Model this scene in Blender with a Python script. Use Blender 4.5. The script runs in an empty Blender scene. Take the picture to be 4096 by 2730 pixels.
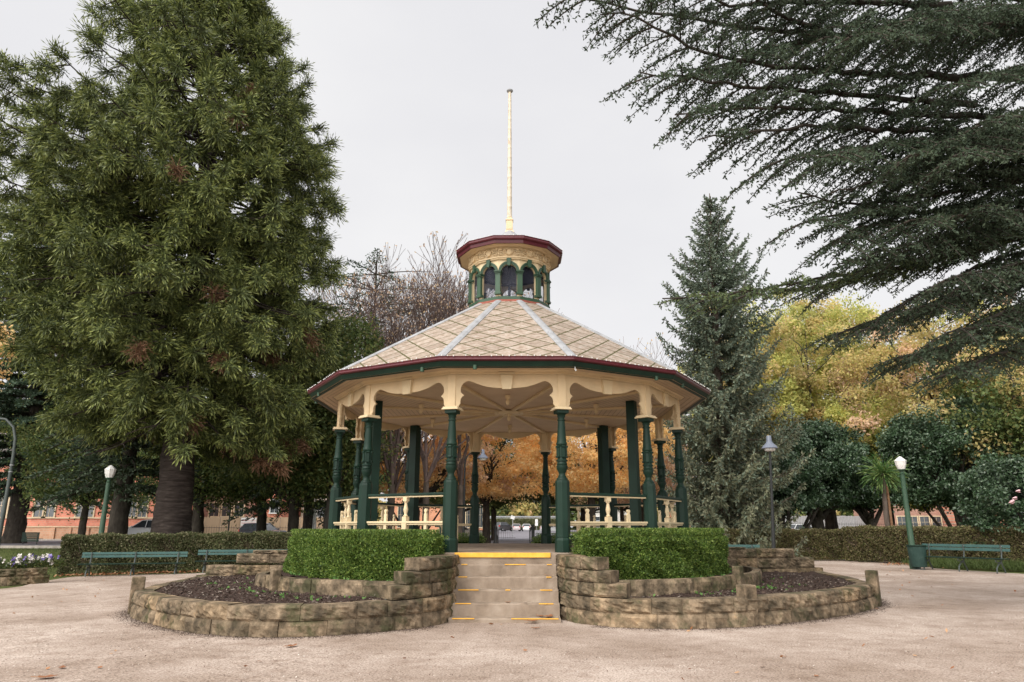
import bpy, math, random
import numpy as np
from math import sin, cos, pi, radians as R_
random.seed(7); rng = np.random.default_rng(11)
sc = bpy.context.scene
COL = sc.collection

# ------------------------------------------------------------------ camera numbers (surveyed)
CX, CY, CZ = 0.034, -16.432, 1.357
TILT, YAW, ROLL, FPX = 0.2577, 0.0020, -0.0015, 2842.43
def at(u, v, d):
    """world point seen in photo column u, row v at ground distance d in front of the camera"""
    a = (u-2048)/FPX; b = (1365-v)/FPX
    x = a*cos(ROLL)+b*sin(ROLL); up = -a*sin(ROLL)+b*cos(ROLL)
    y = cos(TILT)-up*sin(TILT); z = sin(TILT)+up*cos(TILT)
    X = x*cos(YAW)+y*sin(YAW); Y = -x*sin(YAW)+y*cos(YAW)
    k = d/Y
    return np.array([CX+X*k, CY+d, CZ+z*k])
def sstep(a, b, x):
    t = min(1, max(0, (x-a)/(b-a))); return t*t*(3-2*t)
def gz(x, y):
    """height of the ground: a slight dip on the left, a slow rise into the distance"""
    Y = y-CY
    rise = .0058*max(0., Y-20)
    if Y > 190: rise = .0058*170
    dip = -.013*min(max(-x-1.5, 0), 13)*(1-sstep(25, 55, Y))
    return rise+dip

# ------------------------------------------------------------------ materials
MATS = {}
def nn(nt, t, **k):
    n = nt.nodes.new(t)
    for a, b in k.items(): setattr(n, a, b)
    return n
def ramp(nt, stops):
    r = nn(nt, 'ShaderNodeValToRGB'); e = r.color_ramp.elements
    while len(e) > 1: e.remove(e[-1])
    e[0].position = stops[0][0]; e[0].color = (*stops[0][1], 1)
    for p, c in stops[1:]:
        q = e.new(p); q.color = (*c, 1)
    return r
def base(name, rough=.8):
    m = bpy.data.materials.new(name); m.use_nodes = True; MATS[name] = m
    nt = m.node_tree; b = nt.nodes['Principled BSDF']; b.inputs['Roughness'].default_value = rough
    b.inputs['Specular IOR Level'].default_value = .3
    return m, nt, b
def noise_mat(name, stops, scale=4, detail=6, rough=.8, bump=0., bscale=None, spec=.3, coord='Object', stretch=(1,1,1), nrough=.6):
    m, nt, b = base(name, rough); b.inputs['Specular IOR Level'].default_value = spec
    tc = nn(nt, 'ShaderNodeTexCoord'); mp = nn(nt, 'ShaderNodeMapping'); mp.inputs['Scale'].default_value = stretch
    nt.links.new(tc.outputs[coord], mp.inputs[0])
    n = nn(nt, 'ShaderNodeTexNoise'); n.inputs['Scale'].default_value = scale; n.inputs['Detail'].default_value = detail; n.inputs['Roughness'].default_value = nrough
    nt.links.new(mp.outputs[0], n.inputs[0])
    r = ramp(nt, stops); nt.links.new(n.outputs[0], r.inputs[0]); nt.links.new(r.outputs[0], b.inputs['Base Color'])
    if bump:
        n2 = nn(nt, 'ShaderNodeTexNoise'); n2.inputs['Scale'].default_value = bscale or scale*3; n2.inputs['Detail'].default_value = 5
        nt.links.new(mp.outputs[0], n2.inputs[0])
        bp = nn(nt, 'ShaderNodeBump'); bp.inputs['Strength'].default_value = bump; bp.inputs['Distance'].default_value = .02
        nt.links.new(n2.outputs[0], bp.inputs['Height']); nt.links.new(bp.outputs[0], b.inputs['Normal'])
    return m
def var(c, k): return tuple(min(1, x*k) for x in c)
def paint(name, c, rough=.5, dirt=.12, spec=.4, scale=3):
    return noise_mat(name, [(.3, var(c, 1-dirt)), (.55, c), (.75, var(c, 1+dirt*.5))], scale=scale, rough=rough, spec=spec, bump=.05, bscale=40)
def leaf_mat(name, cols, trans=.25, rough=.6, clump=.6, cscale=.8, low=.6, spec=.25):
    """cols: colours spread over single leaves; a large soft noise makes lighter and darker clumps of growth"""
    m, nt, b = base(name, rough); b.inputs['Specular IOR Level'].default_value = spec
    geo = nn(nt, 'ShaderNodeNewGeometry')
    k = len(cols); r = ramp(nt, [((i+.5)/k, c) for i, c in enumerate(cols)])
    nt.links.new(geo.outputs['Random Per Island'], r.inputs[0])
    tc = nn(nt, 'ShaderNodeTexCoord'); n = nn(nt, 'ShaderNodeTexNoise'); n.inputs['Scale'].default_value = cscale; n.inputs['Detail'].default_value = 3
    nt.links.new(tc.outputs['Object'], n.inputs[0])
    r2 = ramp(nt, [(.35, (low,)*3), (.65, (1.15,)*3)]); nt.links.new(n.outputs[0], r2.inputs[0])
    mx = nn(nt, 'ShaderNodeMix', data_type='RGBA', blend_type='MULTIPLY'); mx.inputs[0].default_value = clump
    nt.links.new(r.outputs[0], mx.inputs[6]); nt.links.new(r2.outputs[0], mx.inputs[7])
    nt.links.new(mx.outputs[2], b.inputs['Base Color'])
    if trans:
        t = nn(nt, 'ShaderNodeBsdfTranslucent'); nt.links.new(mx.outputs[2], t.inputs[0])
        ms = nn(nt, 'ShaderNodeMixShader'); ms.inputs[0].default_value = trans
        nt.links.new(b.outputs[0], ms.inputs[1]); nt.links.new(t.outputs[0], ms.inputs[2])
        nt.links.new(ms.outputs[0], nt.nodes['Material Output'].inputs[0])
    return m

cream = paint('cream_paint', (.66, .51, .31), rough=.6, dirt=.16, scale=2.2)
cream2 = paint('pale_cream_paint', (.66, .53, .33), rough=.55, dirt=.06)
green = paint('dark_green_paint', (.0095, .029, .019), rough=.48, dirt=.3, spec=.22)
green2 = paint('lantern_green_paint', (.035, .078, .045), rough=.5, dirt=.2)
maroon = paint('maroon_paint', (.085, .012, .018), rough=.4, dirt=.2)
redlead = paint('red_flashing', (.42, .12, .09), rough=.7, dirt=.3, scale=9)
tin = paint('grey_tin', (.31, .315, .325), rough=.6, dirt=.28, scale=5)
blackm = paint('black_metal', (.02, .022, .022), rough=.45, dirt=.3)
concrete = noise_mat('step_concrete', [(.3, (.16, .122, .09)), (.5, (.27, .21, .158)), (.7, (.36, .295, .235))], scale=2.2, detail=9, rough=.9, bump=.3, bscale=45)
yellowp = noise_mat('worn_yellow_paint', [(.3, (.72, .36, .045)), (.6, (.85, .47, .07)), (.8, (.80, .50, .16))], scale=7, rough=.7, bump=.15)
benchp = paint('teal_bench_paint', (.055, .125, .115), rough=.5, dirt=.15)
iron = paint('grey_iron', (.07, .085, .08), rough=.5, dirt=.3)
white = paint('white_paint', (.75, .75, .74), rough=.5, dirt=.06)
stone = noise_mat('sandstone', [(.28, (.03, .026, .018)), (.41, (.09, .072, .05)), (.52, (.175, .135, .092)), (.63, (.29, .225, .155)), (.76, (.36, .24, .13))], scale=4.2, detail=10, rough=.95, bump=1.0, bscale=11, spec=.15, nrough=.68)
def add_moss(m):
    nt = m.node_tree; b = nt.nodes['Principled BSDF']
    src = b.inputs['Base Color'].links[0].from_socket
    tc = nn(nt, 'ShaderNodeTexCoord'); n = nn(nt, 'ShaderNodeTexNoise'); n.inputs['Scale'].default_value = 1.7; n.inputs['Detail'].default_value = 8; n.inputs['Roughness'].default_value = .7
    nt.links.new(tc.outputs['Object'], n.inputs[0])
    r = ramp(nt, [(.50, (0, 0, 0)), (.60, (.85, .85, .85))]); nt.links.new(n.outputs[0], r.inputs[0])
    mx = nn(nt, 'ShaderNodeMix', data_type='RGBA'); nt.links.new(r.outputs[0], mx.inputs[0])
    nt.links.new(src, mx.inputs[6]); mx.inputs[7].default_value = (.06, .062, .032, 1)
    nt.links.new(mx.outputs[2], b.inputs['Base Color'])
add_moss(stone)
def per_block(m):
    nt = m.node_tree; b = nt.nodes['Principled BSDF']; src = b.inputs['Base Color'].links[0].from_socket; geo = nn(nt, 'ShaderNodeNewGeometry')
    r = ramp(nt, [(0, (.62, .62, .60)), (.3, (.92, .89, .86)), (.6, (1.1, 1.07, 1.04)), (.85, (1.22, 1.12, .98)), (1, (.78, .79, .75))]); nt.links.new(geo.outputs['Random Per Island'], r.inputs[0])
    mx = nn(nt, 'ShaderNodeMix', data_type='RGBA', blend_type='MULTIPLY'); mx.inputs[0].default_value = .8; nt.links.new(src, mx.inputs[6]); nt.links.new(r.outputs[0], mx.inputs[7]); nt.links.new(mx.outputs[2], b.inputs['Base Color'])
per_block(stone)
soil = noise_mat('dark_soil', [(.3, (.022, .014, .012)), (.5, (.05, .034, .028)), (.66, (.10, .068, .055)), (.78, (.24, .19, .16))], scale=28, detail=8, rough=1, bump=1, bscale=50, spec=.1, nrough=.75)
bark = noise_mat('bark', [(.3, (.03, .026, .022)), (.6, (.07, .06, .05)), (.8, (.12, .105, .09))], scale=6, detail=7, rough=1, bump=.8, bscale=14, spec=.1, stretch=(1, 1, .35))
bark_pale = noise_mat('pale_bark', [(.3, (.07, .055, .045)), (.6, (.14, .11, .09)), (.8, (.2, .165, .14))], scale=6, detail=6, rough=1, bump=.6, spec=.1, stretch=(1, 1, .35))
twig = noise_mat('bare_twig', [(.3, (.11, .08, .07)), (.7, (.20, .145, .13))], scale=3, rough=1, spec=.1)
ringbark = noise_mat('ringed_bark', [(.3, (.022, .017, .015)), (.55, (.05, .04, .035)), (.8, (.10, .082, .07))], scale=4, detail=7, rough=1, bump=1, bscale=6, spec=.1, stretch=(.5, .5, 3.5))
corebox = noise_mat('hedge_inner_green', [(.3, (.012, .025, .006)), (.7, (.03, .055, .012))], scale=20, rough=1, spec=.05)
corebrown = noise_mat('hedge_inner_brown', [(.3, (.03, .026, .016)), (.7, (.06, .05, .03))], scale=16, rough=1, spec=.05)

L_box = leaf_mat('box_leaves', [(.05, .095, .02), (.10, .175, .035), (.17, .26, .05), (.07, .13, .025), (.30, .38, .09), (.12, .19, .04)], trans=.3, clump=.55, cscale=4, low=.55, rough=.45)
L_brown = leaf_mat('brown_hedge_leaves', [(.11, .10, .045), (.16, .12, .065), (.10, .12, .04), (.21, .155, .09), (.14, .17, .045), (.26, .22, .12)], trans=.25, cscale=1.6)
L_olive = leaf_mat('olive_hedge_leaves', [(.10, .12, .05), (.14, .16, .065), (.08, .10, .04), (.19, .17, .09), (.26, .25, .14)], trans=.25, cscale=1.6)
L_bunya = leaf_mat('bunya_foliage', [(.08, .105, .038), (.11, .14, .05), (.145, .175, .06), (.07, .09, .035)], trans=.12, clump=.75, cscale=.5, low=.55, rough=.5)
L_bunyatip = leaf_mat('bunya_shoot_tips', [(.17, .205, .055), (.23, .265, .075), (.29, .315, .10), (.14, .17, .05)], trans=.15, clump=.7, cscale=.5, low=.55, rough=.45)
L_dead = leaf_mat('dead_fronds', [(.16, .085, .045), (.22, .12, .07), (.12, .07, .04)], trans=.15)
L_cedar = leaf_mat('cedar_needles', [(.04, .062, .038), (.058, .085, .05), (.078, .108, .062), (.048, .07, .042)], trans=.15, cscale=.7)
L_cedarlit = leaf_mat('cedar_needles_lit', [(.09, .135, .06), (.125, .17, .07), (.15, .185, .08)], trans=.2, cscale=.7)  # paler copy of the needles, light on the low limbs put into colour
L_spruce = leaf_mat('spruce_needles', [(.10, .135, .095), (.14, .18, .13), (.19, .235, .175), (.11, .14, .095)], trans=.15, cscale=.9, low=.5)
L_sprucelow = leaf_mat('spruce_needles_olive', [(.13, .145, .085), (.17, .18, .11), (.22, .225, .145)], trans=.15, cscale=.9, low=.5)
L_gold = leaf_mat('golden_leaves', [(.93, .66, .33), (.95, .73, .38), (.96, .80, .48), (.90, .58, .26), (.95, .74, .36)], trans=.6, cscale=.35, low=.8)
L_pink = leaf_mat('russet_leaves', [(.74, .52, .38), (.82, .58, .38), (.62, .44, .34), (.88, .66, .38)], trans=.45, cscale=.35, low=.72)
L_yelgreen = leaf_mat('yellow_green_leaves', [(.54, .55, .17), (.66, .63, .21), (.42, .47, .14), (.74, .65, .24), (.32, .37, .11)], trans=.5, cscale=.45, low=.5)
L_yelbrown = leaf_mat('amber_leaves', [(.66, .54, .22), (.56, .50, .19), (.74, .52, .30), (.42, .42, .16), (.76, .60, .25)], trans=.5, cscale=.45, low=.5)
L_dark = leaf_mat('dark_shrub_leaves', [(.035, .07, .032), (.05, .095, .042), (.07, .12, .058), (.04, .075, .042), (.11, .16, .09)], trans=.12, rough=.35, cscale=.7, low=.5, spec=.5)
L_elm = leaf_mat('green_tree_leaves', [(.075, .115, .04), (.11, .155, .05), (.145, .19, .055), (.09, .125, .045), (.22, .22, .07)], trans=.3, cscale=.5, low=.5)
L_grass = leaf_mat('grass_blades', [(.075, .11, .03), (.10, .14, .04), (.06, .085, .025)], trans=.2, cscale=1)
L_litter = leaf_mat('leaf_litter', [(.30, .13, .06), (.38, .19, .09), (.24, .10, .05), (.45, .27, .15)], trans=.1, clump=0)
L_weed = leaf_mat('weed_leaves', [(.09, .19, .045), (.14, .26, .07)], trans=.3, clump=0)
L_palm = leaf_mat('strap_leaves', [(.06, .13, .035), (.10, .18, .05), (.15, .20, .06)], trans=.2, clump=0, rough=.4)

# ------------------------------------------------------------------ object helpers
def link(o, parent=None):
    COL.objects.link(o)
    if parent is not None: o.parent = parent
    return o
def tag(o, label=None, cat=None, group=None, kind=None):
    if label: o['label'] = label
    if cat: o['category'] = cat
    if group: o['group'] = group
    if kind: o['kind'] = kind
    return o
def thing(name, label, cat, loc=(0, 0, 0), rz=0, group=None):
    o = bpy.data.objects.new(name, None); o.empty_display_size = .2
    o.location = loc; o.rotation_euler = (0, 0, rz); link(o)
    return tag(o, label, cat, group)
def copy_tree(o, parent=None):
    c = o.copy(); COL.objects.link(c); c.parent = parent
    for ch in [x for x in COL.objects if x.parent == o]: copy_tree(ch, c)
    return c

class MB:
    def __init__(s): s.v = []; s.f = []; s.m = []; s.cur = 0
    def add(s, vs, fs):
        n = len(s.v); s.v += [tuple(map(float, p)) for p in vs]; s.f += [tuple(i+n for i in f) for f in fs]; s.m += [s.cur]*len(fs); return s
    def box(s, c, d, rz=0, taper=1.0):
        x, y, z = d[0]/2, d[1]/2, d[2]/2; out = []
        for sz in (-1, 1):
            k = taper if sz > 0 else 1
            for sx_, sy in ((-1, -1), (1, -1), (1, 1), (-1, 1)):
                px, py = sx_*x*k, sy*y*k
                out.append((c[0]+px*cos(rz)-py*sin(rz), c[1]+px*sin(rz)+py*cos(rz), c[2]+sz*z))
        return s.add(out, [(0, 3, 2, 1), (4, 5, 6, 7), (0, 1, 5, 4), (1, 2, 6, 5), (2, 3, 7, 6), (3, 0, 4, 7)])
    def lathe(s, prof, n=16, c=(0, 0), rot=0, cap=True):
        vs = []; fs = []
        for r, z in prof:
            for i in range(n):
                a = rot+2*pi*i/n; vs.append((c[0]+r*cos(a), c[1]+r*sin(a), z))
        for k in range(len(prof)-1):
            for i in range(n):
                j = (i+1) % n; fs.append((k*n+i, k*n+j, (k+1)*n+j, (k+1)*n+i))
        if cap: fs.append(tuple(range(n))[::-1]); fs.append(tuple((len(prof)-1)*n+i for i in range(n)))
        return s.add(vs, fs)
    def tube(s, pts, rad, n=8, cap=True):
        pts = [np.array(p, float) for p in pts]; rad = rad if hasattr(rad, '__len__') else [rad]*len(pts)
        vs = []; fs = []
        t0 = pts[1]-pts[0]; ref = np.array([0, 0, 1.]) if abs(t0[2]) < .9*np.linalg.norm(t0) else np.array([1., 0, 0])
        for i, p in enumerate(pts):
            t = pts[min(i+1, len(pts)-1)]-pts[max(i-1, 0)]; t /= np.linalg.norm(t)+1e-9
            a = np.cross(t, ref); a /= np.linalg.norm(a)+1e-9; b = np.cross(t, a)
            for k in range(n):
                q = 2*pi*k/n; vs.append(p+rad[i]*(a*cos(q)+b*sin(q)))
        for i in range(len(pts)-1):
            for k in range(n):
                j = (k+1) % n; fs.append((i*n+k, i*n+j, (i+1)*n+j, (i+1)*n+k))
        if cap: fs.append(tuple(range(n))); fs.append(tuple((len(pts)-1)*n+k for k in range(n))[::-1])
        return s.add(vs, fs)
    def prism(s, poly, M, d0, d1):
        """2D polygon (a,b) mapped by M(a,b,depth) and extruded between depths d0,d1"""
        n = len(poly); vs = [M(a, b, d0) for a, b in poly]+[M(a, b, d1) for a, b in poly]
        fs = [tuple(range(n)), tuple(range(2*n-1, n-1, -1))]+[(i, (i+1) % n+0, (i+1) % n+n, i+n)[::-1] for i in range(n)]
        return s.add(vs, fs)
    def build(s, name, mat, parent=None, smooth=False, bevel=0, label=None):
        me = bpy.data.meshes.new(name); me.from_pydata(s.v, [], s.f); me.update()
        for m in (mat if isinstance(mat, (list, tuple)) else [mat]): me.materials.append(m)
        if isinstance(mat, (list, tuple)): me.polygons.foreach_set('material_index', s.m)
        if smooth:
            me.polygons.foreach_set('use_smooth', [True]*len(me.polygons))
            try: me.set_sharp_from_angle(angle=R_(smooth if smooth > 1 else 40))
            except Exception: pass
        o = bpy.data.objects.new(name, me); link(o, parent)
        if bevel:
            b = o.modifiers.new('bevel', 'BEVEL'); b.width = bevel; b.segments = 2; b.limit_method = 'ANGLE'; b.angle_limit = R_(40)
        if label: o['label'] = label
        return o

def npmesh(name, V, F, mats, parent=None, midx=None, smooth=False):
    V = np.asarray(V, np.float32).reshape(-1, 3); F = np.asarray(F, np.int32)
    me = bpy.data.meshes.new(name); k = F.shape[1]; n = len(F)
    me.vertices.add(len(V)); me.vertices.foreach_set('co', V.ravel())
    me.loops.add(n*k); me.loops.foreach_set('vertex_index', F.ravel())
    me.polygons.add(n); me.polygons.foreach_set('loop_start', np.arange(0, n*k, k, dtype=np.int32)); me.polygons.foreach_set('loop_total', np.full(n, k, np.int32))
    for m in (mats if isinstance(mats, (list, tuple)) else [mats]): me.materials.append(m)
    if midx is not None: me.polygons.foreach_set('material_index', np.asarray(midx, np.int32))
    if smooth: me.polygons.foreach_set('use_smooth', np.ones(n, bool))
    me.update(calc_edges=True)
    return link(bpy.data.objects.new(name, me), parent)
def unit(a): return a/(np.linalg.norm(a, axis=-1, keepdims=True)+1e-9)
def rdir(n): return unit(rng.normal(size=(n, 3)))
def leaves(name, C, D, L, W, mats, parent=None, midx=None, fold=0., flat=None):
    """one diamond-shaped leaf per row: base C, direction D, length L, width W"""
    C = np.asarray(C, float); n = len(C); D = unit(np.asarray(D, float))
    L = np.broadcast_to(L, (n,))[:, None]; W = np.broadcast_to(W, (n,))[:, None]
    ref = rdir(n) if flat is None else unit(rng.normal(size=(n, 3))*flat+np.array([0, 0, 1.]))
    U = unit(np.cross(D, ref)); N = np.cross(D, U)
    M = C+D*L*.5
    V = np.stack([C, M+U*W*.5+N*W*fold, C+D*L, M-U*W*.5+N*W*fold], 1)
    F = np.arange(4*n).reshape(n, 4)
    return npmesh(name, V, F, mats, parent, midx)
def segs(name, A, B, ra, rb, mat, parent=None, sides=4):
    A = np.asarray(A, float); B = np.asarray(B, float); n = len(A); T = unit(B-A)
    ref = np.where(np.abs(T[:, 2:3]) < .9, np.array([[0, 0, 1.]]), np.array([[1., 0, 0]]))
    U = unit(np.cross(T, ref)); W = np.cross(T, U)
    ra = np.broadcast_to(ra, (n,))[:, None]; rb = np.broadcast_to(rb, (n,))[:, None]; Vs = []
    for P, r in ((A, ra), (B, rb)):
        for k in range(sides):
            q = 2*pi*k/sides; Vs.append(P+r*(U*cos(q)+W*sin(q)))
    V = np.stack(Vs, 1); s = sides
    f = np.array([[k, (k+1) % s, s+(k+1) % s, s+k] for k in range(s)])
    F = (np.arange(n)[:, None, None]*2*s+f[None]).reshape(-1, 4)
    return npmesh(name, V, F, mat, parent, smooth=True)

# ------------------------------------------------------------------ ground sheets
def sheet(name, poly_x, poly_y, off, mat, label=None, kind='structure'):
    """grid sheet that follows the terrain; poly_x[i][j] etc."""
    X = np.array(poly_x); Y = np.array(poly_y); n, m = X.shape
    V = [(X[i, j], Y[i, j], gz(X[i, j], Y[i, j])+off) for i in range(n) for j in range(m)]
    F = [(i*m+j, (i+1)*m+j, (i+1)*m+j+1, i*m+j+1) for i in range(n-1) for j in range(m-1)]
    o = npmesh(name, V, F, mat, smooth=True); return tag(o, label, kind=kind)
grass_m = noise_mat('lawn_grass', [(.3, (.045, .055, .02)), (.5, (.08, .095, .03)), (.66, (.11, .13, .04)), (.8, (.17, .14, .06))], scale=1.3, detail=9, rough=1, bump=.5, bscale=30, spec=.1)
xs = np.concatenate([[-900, -400, -200], np.arange(-110, 111, 5), [200, 400, 900]]); ys = np.concatenate([[-120, -60, -40, -25, -16], np.arange(-10, 190, 4), [260, 420, 900]])
XX, YY = np.meshgrid(xs, ys, indexing='ij')
sheet('ground', XX, YY, -.03, grass_m)
# gravel plaza
def gravel_mat():
    m, nt, b = base('decomposed_granite', .95); b.inputs['Specular IOR Level'].default_value = .15
    tc = nn(nt, 'ShaderNodeTexCoord')
    n1 = nn(nt, 'ShaderNodeTexNoise'); n1.inputs['Scale'].default_value = .42; n1.inputs['Detail'].default_value = 8; n1.inputs['Roughness'].default_value = .65
    n2 = nn(nt, 'ShaderNodeTexNoise'); n2.inputs['Scale'].default_value = 42; n2.inputs['Detail'].default_value = 7; n2.inputs['Roughness'].default_value = .8
    n3 = nn(nt, 'ShaderNodeTexNoise'); n3.inputs['Scale'].default_value = 3.2; n3.inputs['Detail'].default_value = 9; n3.inputs['Roughness'].default_value = .75
    for n in (n1, n2, n3): nt.links.new(tc.outputs['Object'], n.inputs[0])
    a = ramp(nt, [(.32, (.27, .205, .16)), (.5, (.385, .31, .26)), (.64, (.49, .41, .355))]); nt.links.new(n1.outputs[0], a.inputs[0])
    s = ramp(nt, [(.38, (.22, .19, .16)), (.45, (.72, .69, .66)), (.52, (1, 1, 1)), (.59, (1.32, 1.32, 1.32))]); nt.links.new(n2.outputs[0], s.inputs[0])
    p = ramp(nt, [(.30, (.50, .43, .37)), (.41, (.84, .81, .79)), (.52, (1, 1, 1)), (.66, (1.08, 1.08, 1.08))]); nt.links.new(n3.outputs[0], p.inputs[0])
    m1 = nn(nt, 'ShaderNodeMix', data_type='RGBA', blend_type='MULTIPLY'); m1.inputs[0].default_value = .9
    nt.links.new(a.outputs[0], m1.inputs[6]); nt.links.new(s.outputs[0], m1.inputs[7])
    m2 = nn(nt, 'ShaderNodeMix', data_type='RGBA', blend_type='MULTIPLY'); m2.inputs[0].default_value = .9
    nt.links.new(m1.outputs[2], m2.inputs[6]); nt.links.new(p.outputs[0], m2.inputs[7])
    nt.links.new(m2.outputs[2], b.inputs['Base Color'])
    bp = nn(nt, 'ShaderNodeBump'); bp.inputs['Strength'].default_value = .5; bp.inputs['Distance'].default_value = .01
    nt.links.new(n2.outputs[0], bp.inputs['Height']); nt.links.new(bp.outputs[0], b.inputs['Normal'])
    return m
gravel_m = gravel_mat()
# plaza edge radius by azimuth (0 = towards the camera, positive = right)
AZ = [-180, -150, -128, -118, -104, -90, -80, 0, 80, 110, 122, 135, 147, 165, 180]
RR = [9.8, 11.2, 13.2, 15.6, 13.2, 13.2, 34, 40, 34, 17.2, 17.3, 23.0, 16.8, 11, 9.5]
az = np.radians(np.linspace(-180, 180, 145)); rr = np.interp(np.degrees(az), AZ, RR); ts = np.linspace(0.05, 1, 26)
sheet('gravel_plaza', np.outer(np.sin(az), ts)*rr[:, None], np.outer(-np.cos(az), ts)*rr[:, None], .0, gravel_m)
# path running back from the bandstand to the gate
px = np.linspace(-2.2, 2.4, 6); py = np.linspace(5, 30, 14); A, B = np.meshgrid(px, py, indexing='ij')
asph = noise_mat('asphalt', [(.3, (.13, .125, .14)), (.55, (.19, .18, .20)), (.8, (.25, .24, .26))], scale=2, detail=9, rough=.9, bump=.2, bscale=60)
pave = noise_mat('pale_paving', [(.3, (.38, .33, .28)), (.7, (.55, .49, .43))], scale=2, detail=8, rough=.95)
sheet('path', A, B, .03, gravel_m)
near = lambda x: 30.5+(0 if x < 6 else .22*(x-6))
far = lambda x: 46.5+(0 if x < 6 else .42*(x-6)) if x > -25 else 46.5-.03*(x+25)
rx = np.arange(-110, 121, 5.); t = np.linspace(0, 1, 9)
NX = np.array([[x]*9 for x in rx]); NY = np.array([[near(x)*(1-k)+far(x)*k for k in t] for x in rx])
sheet('road', NX, NY, .03, asph)
A, B = np.meshgrid(np.linspace(-2.5, 9, 6), np.linspace(47, 150, 22), indexing='ij'); sheet('side_road', A, B, .035, asph)
A, B = np.meshgrid(np.linspace(-12, 26, 10), np.linspace(128, 158, 8), indexing='ij'); sheet('car_park', A, B, .045, asph)
def strip(name, fy, w, x0, x1, h, mat, off=0):
    mb = MB(); xs_ = np.arange(x0, x1+.1, 3.)
    for a, b in zip(xs_[:-1], xs_[1:]):
        ya, yb = fy(a)+off, fy(b)+off
        za, zb = gz(a, ya), gz(b, yb)
        mb.add([(a, ya, za-.1), (b, yb, zb-.1), (b, yb+w, zb-.1), (a, ya+w, za-.1), (a, ya, za+h), (b, yb, zb+h), (b, yb+w, zb+h), (a, ya+w, za+h)],
               [(0, 1, 5, 4), (3, 7, 6, 2), (4, 5, 6, 7)])
    return mb.build(name, mat)
kerbm = noise_mat('kerb_stone', [(.3, (.34, .30, .26)), (.7, (.55, .50, .45))], scale=3, rough=.95)
tag(strip('kerb', near, .25, -108, 117, .13, kerbm, -.25), kind='structure')
tag(strip('kerb', far, .25, -108, -4, .13, kerbm), kind='structure')
tag(strip('kerb', far, .25, 9, 117, .13, kerbm), kind='structure')
tag(strip('pavement', far, 2.4, -108, -4, .11, pave, .26), kind='structure')
tag(strip('pavement', far, 2.4, 9, 117, .11, pave, .26), kind='structure')
# painted road lines
linem = paint('road_line_paint', (.7, .7, .68), rough=.8)
def line(ax, ay, bx, by, w=.12):
    mb = MB(); n = 4; d = np.array([bx-ax, by-ay]); d = d/np.linalg.norm(d); q = np.array([-d[1], d[0]])*w/2
    for i in range(n):
        p0 = np.array([ax, ay])+(np.array([bx-ax, by-ay]))*i/n; p1 = np.array([ax, ay])+(np.array([bx-ax, by-ay]))*(i+1)/n
        v = [p0-q, p1-q, p1+q, p0+q]; mb.add([(x, y, gz(x, y)+.042) for x, y in v], [(0, 1, 2, 3)])
    return tag(mb.build('road_marking', linem), kind='structure')
for k in range(9): line(-32+7*k, 38.6, -29+7*k, 38.6)
line(-3, 31.6, 4, 31.2, .14); line(1.5, 35, 7, 34.6)
for k in range(5): line(-6+2.6*k, 137, -6+2.6*k, 142, .12)

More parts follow.
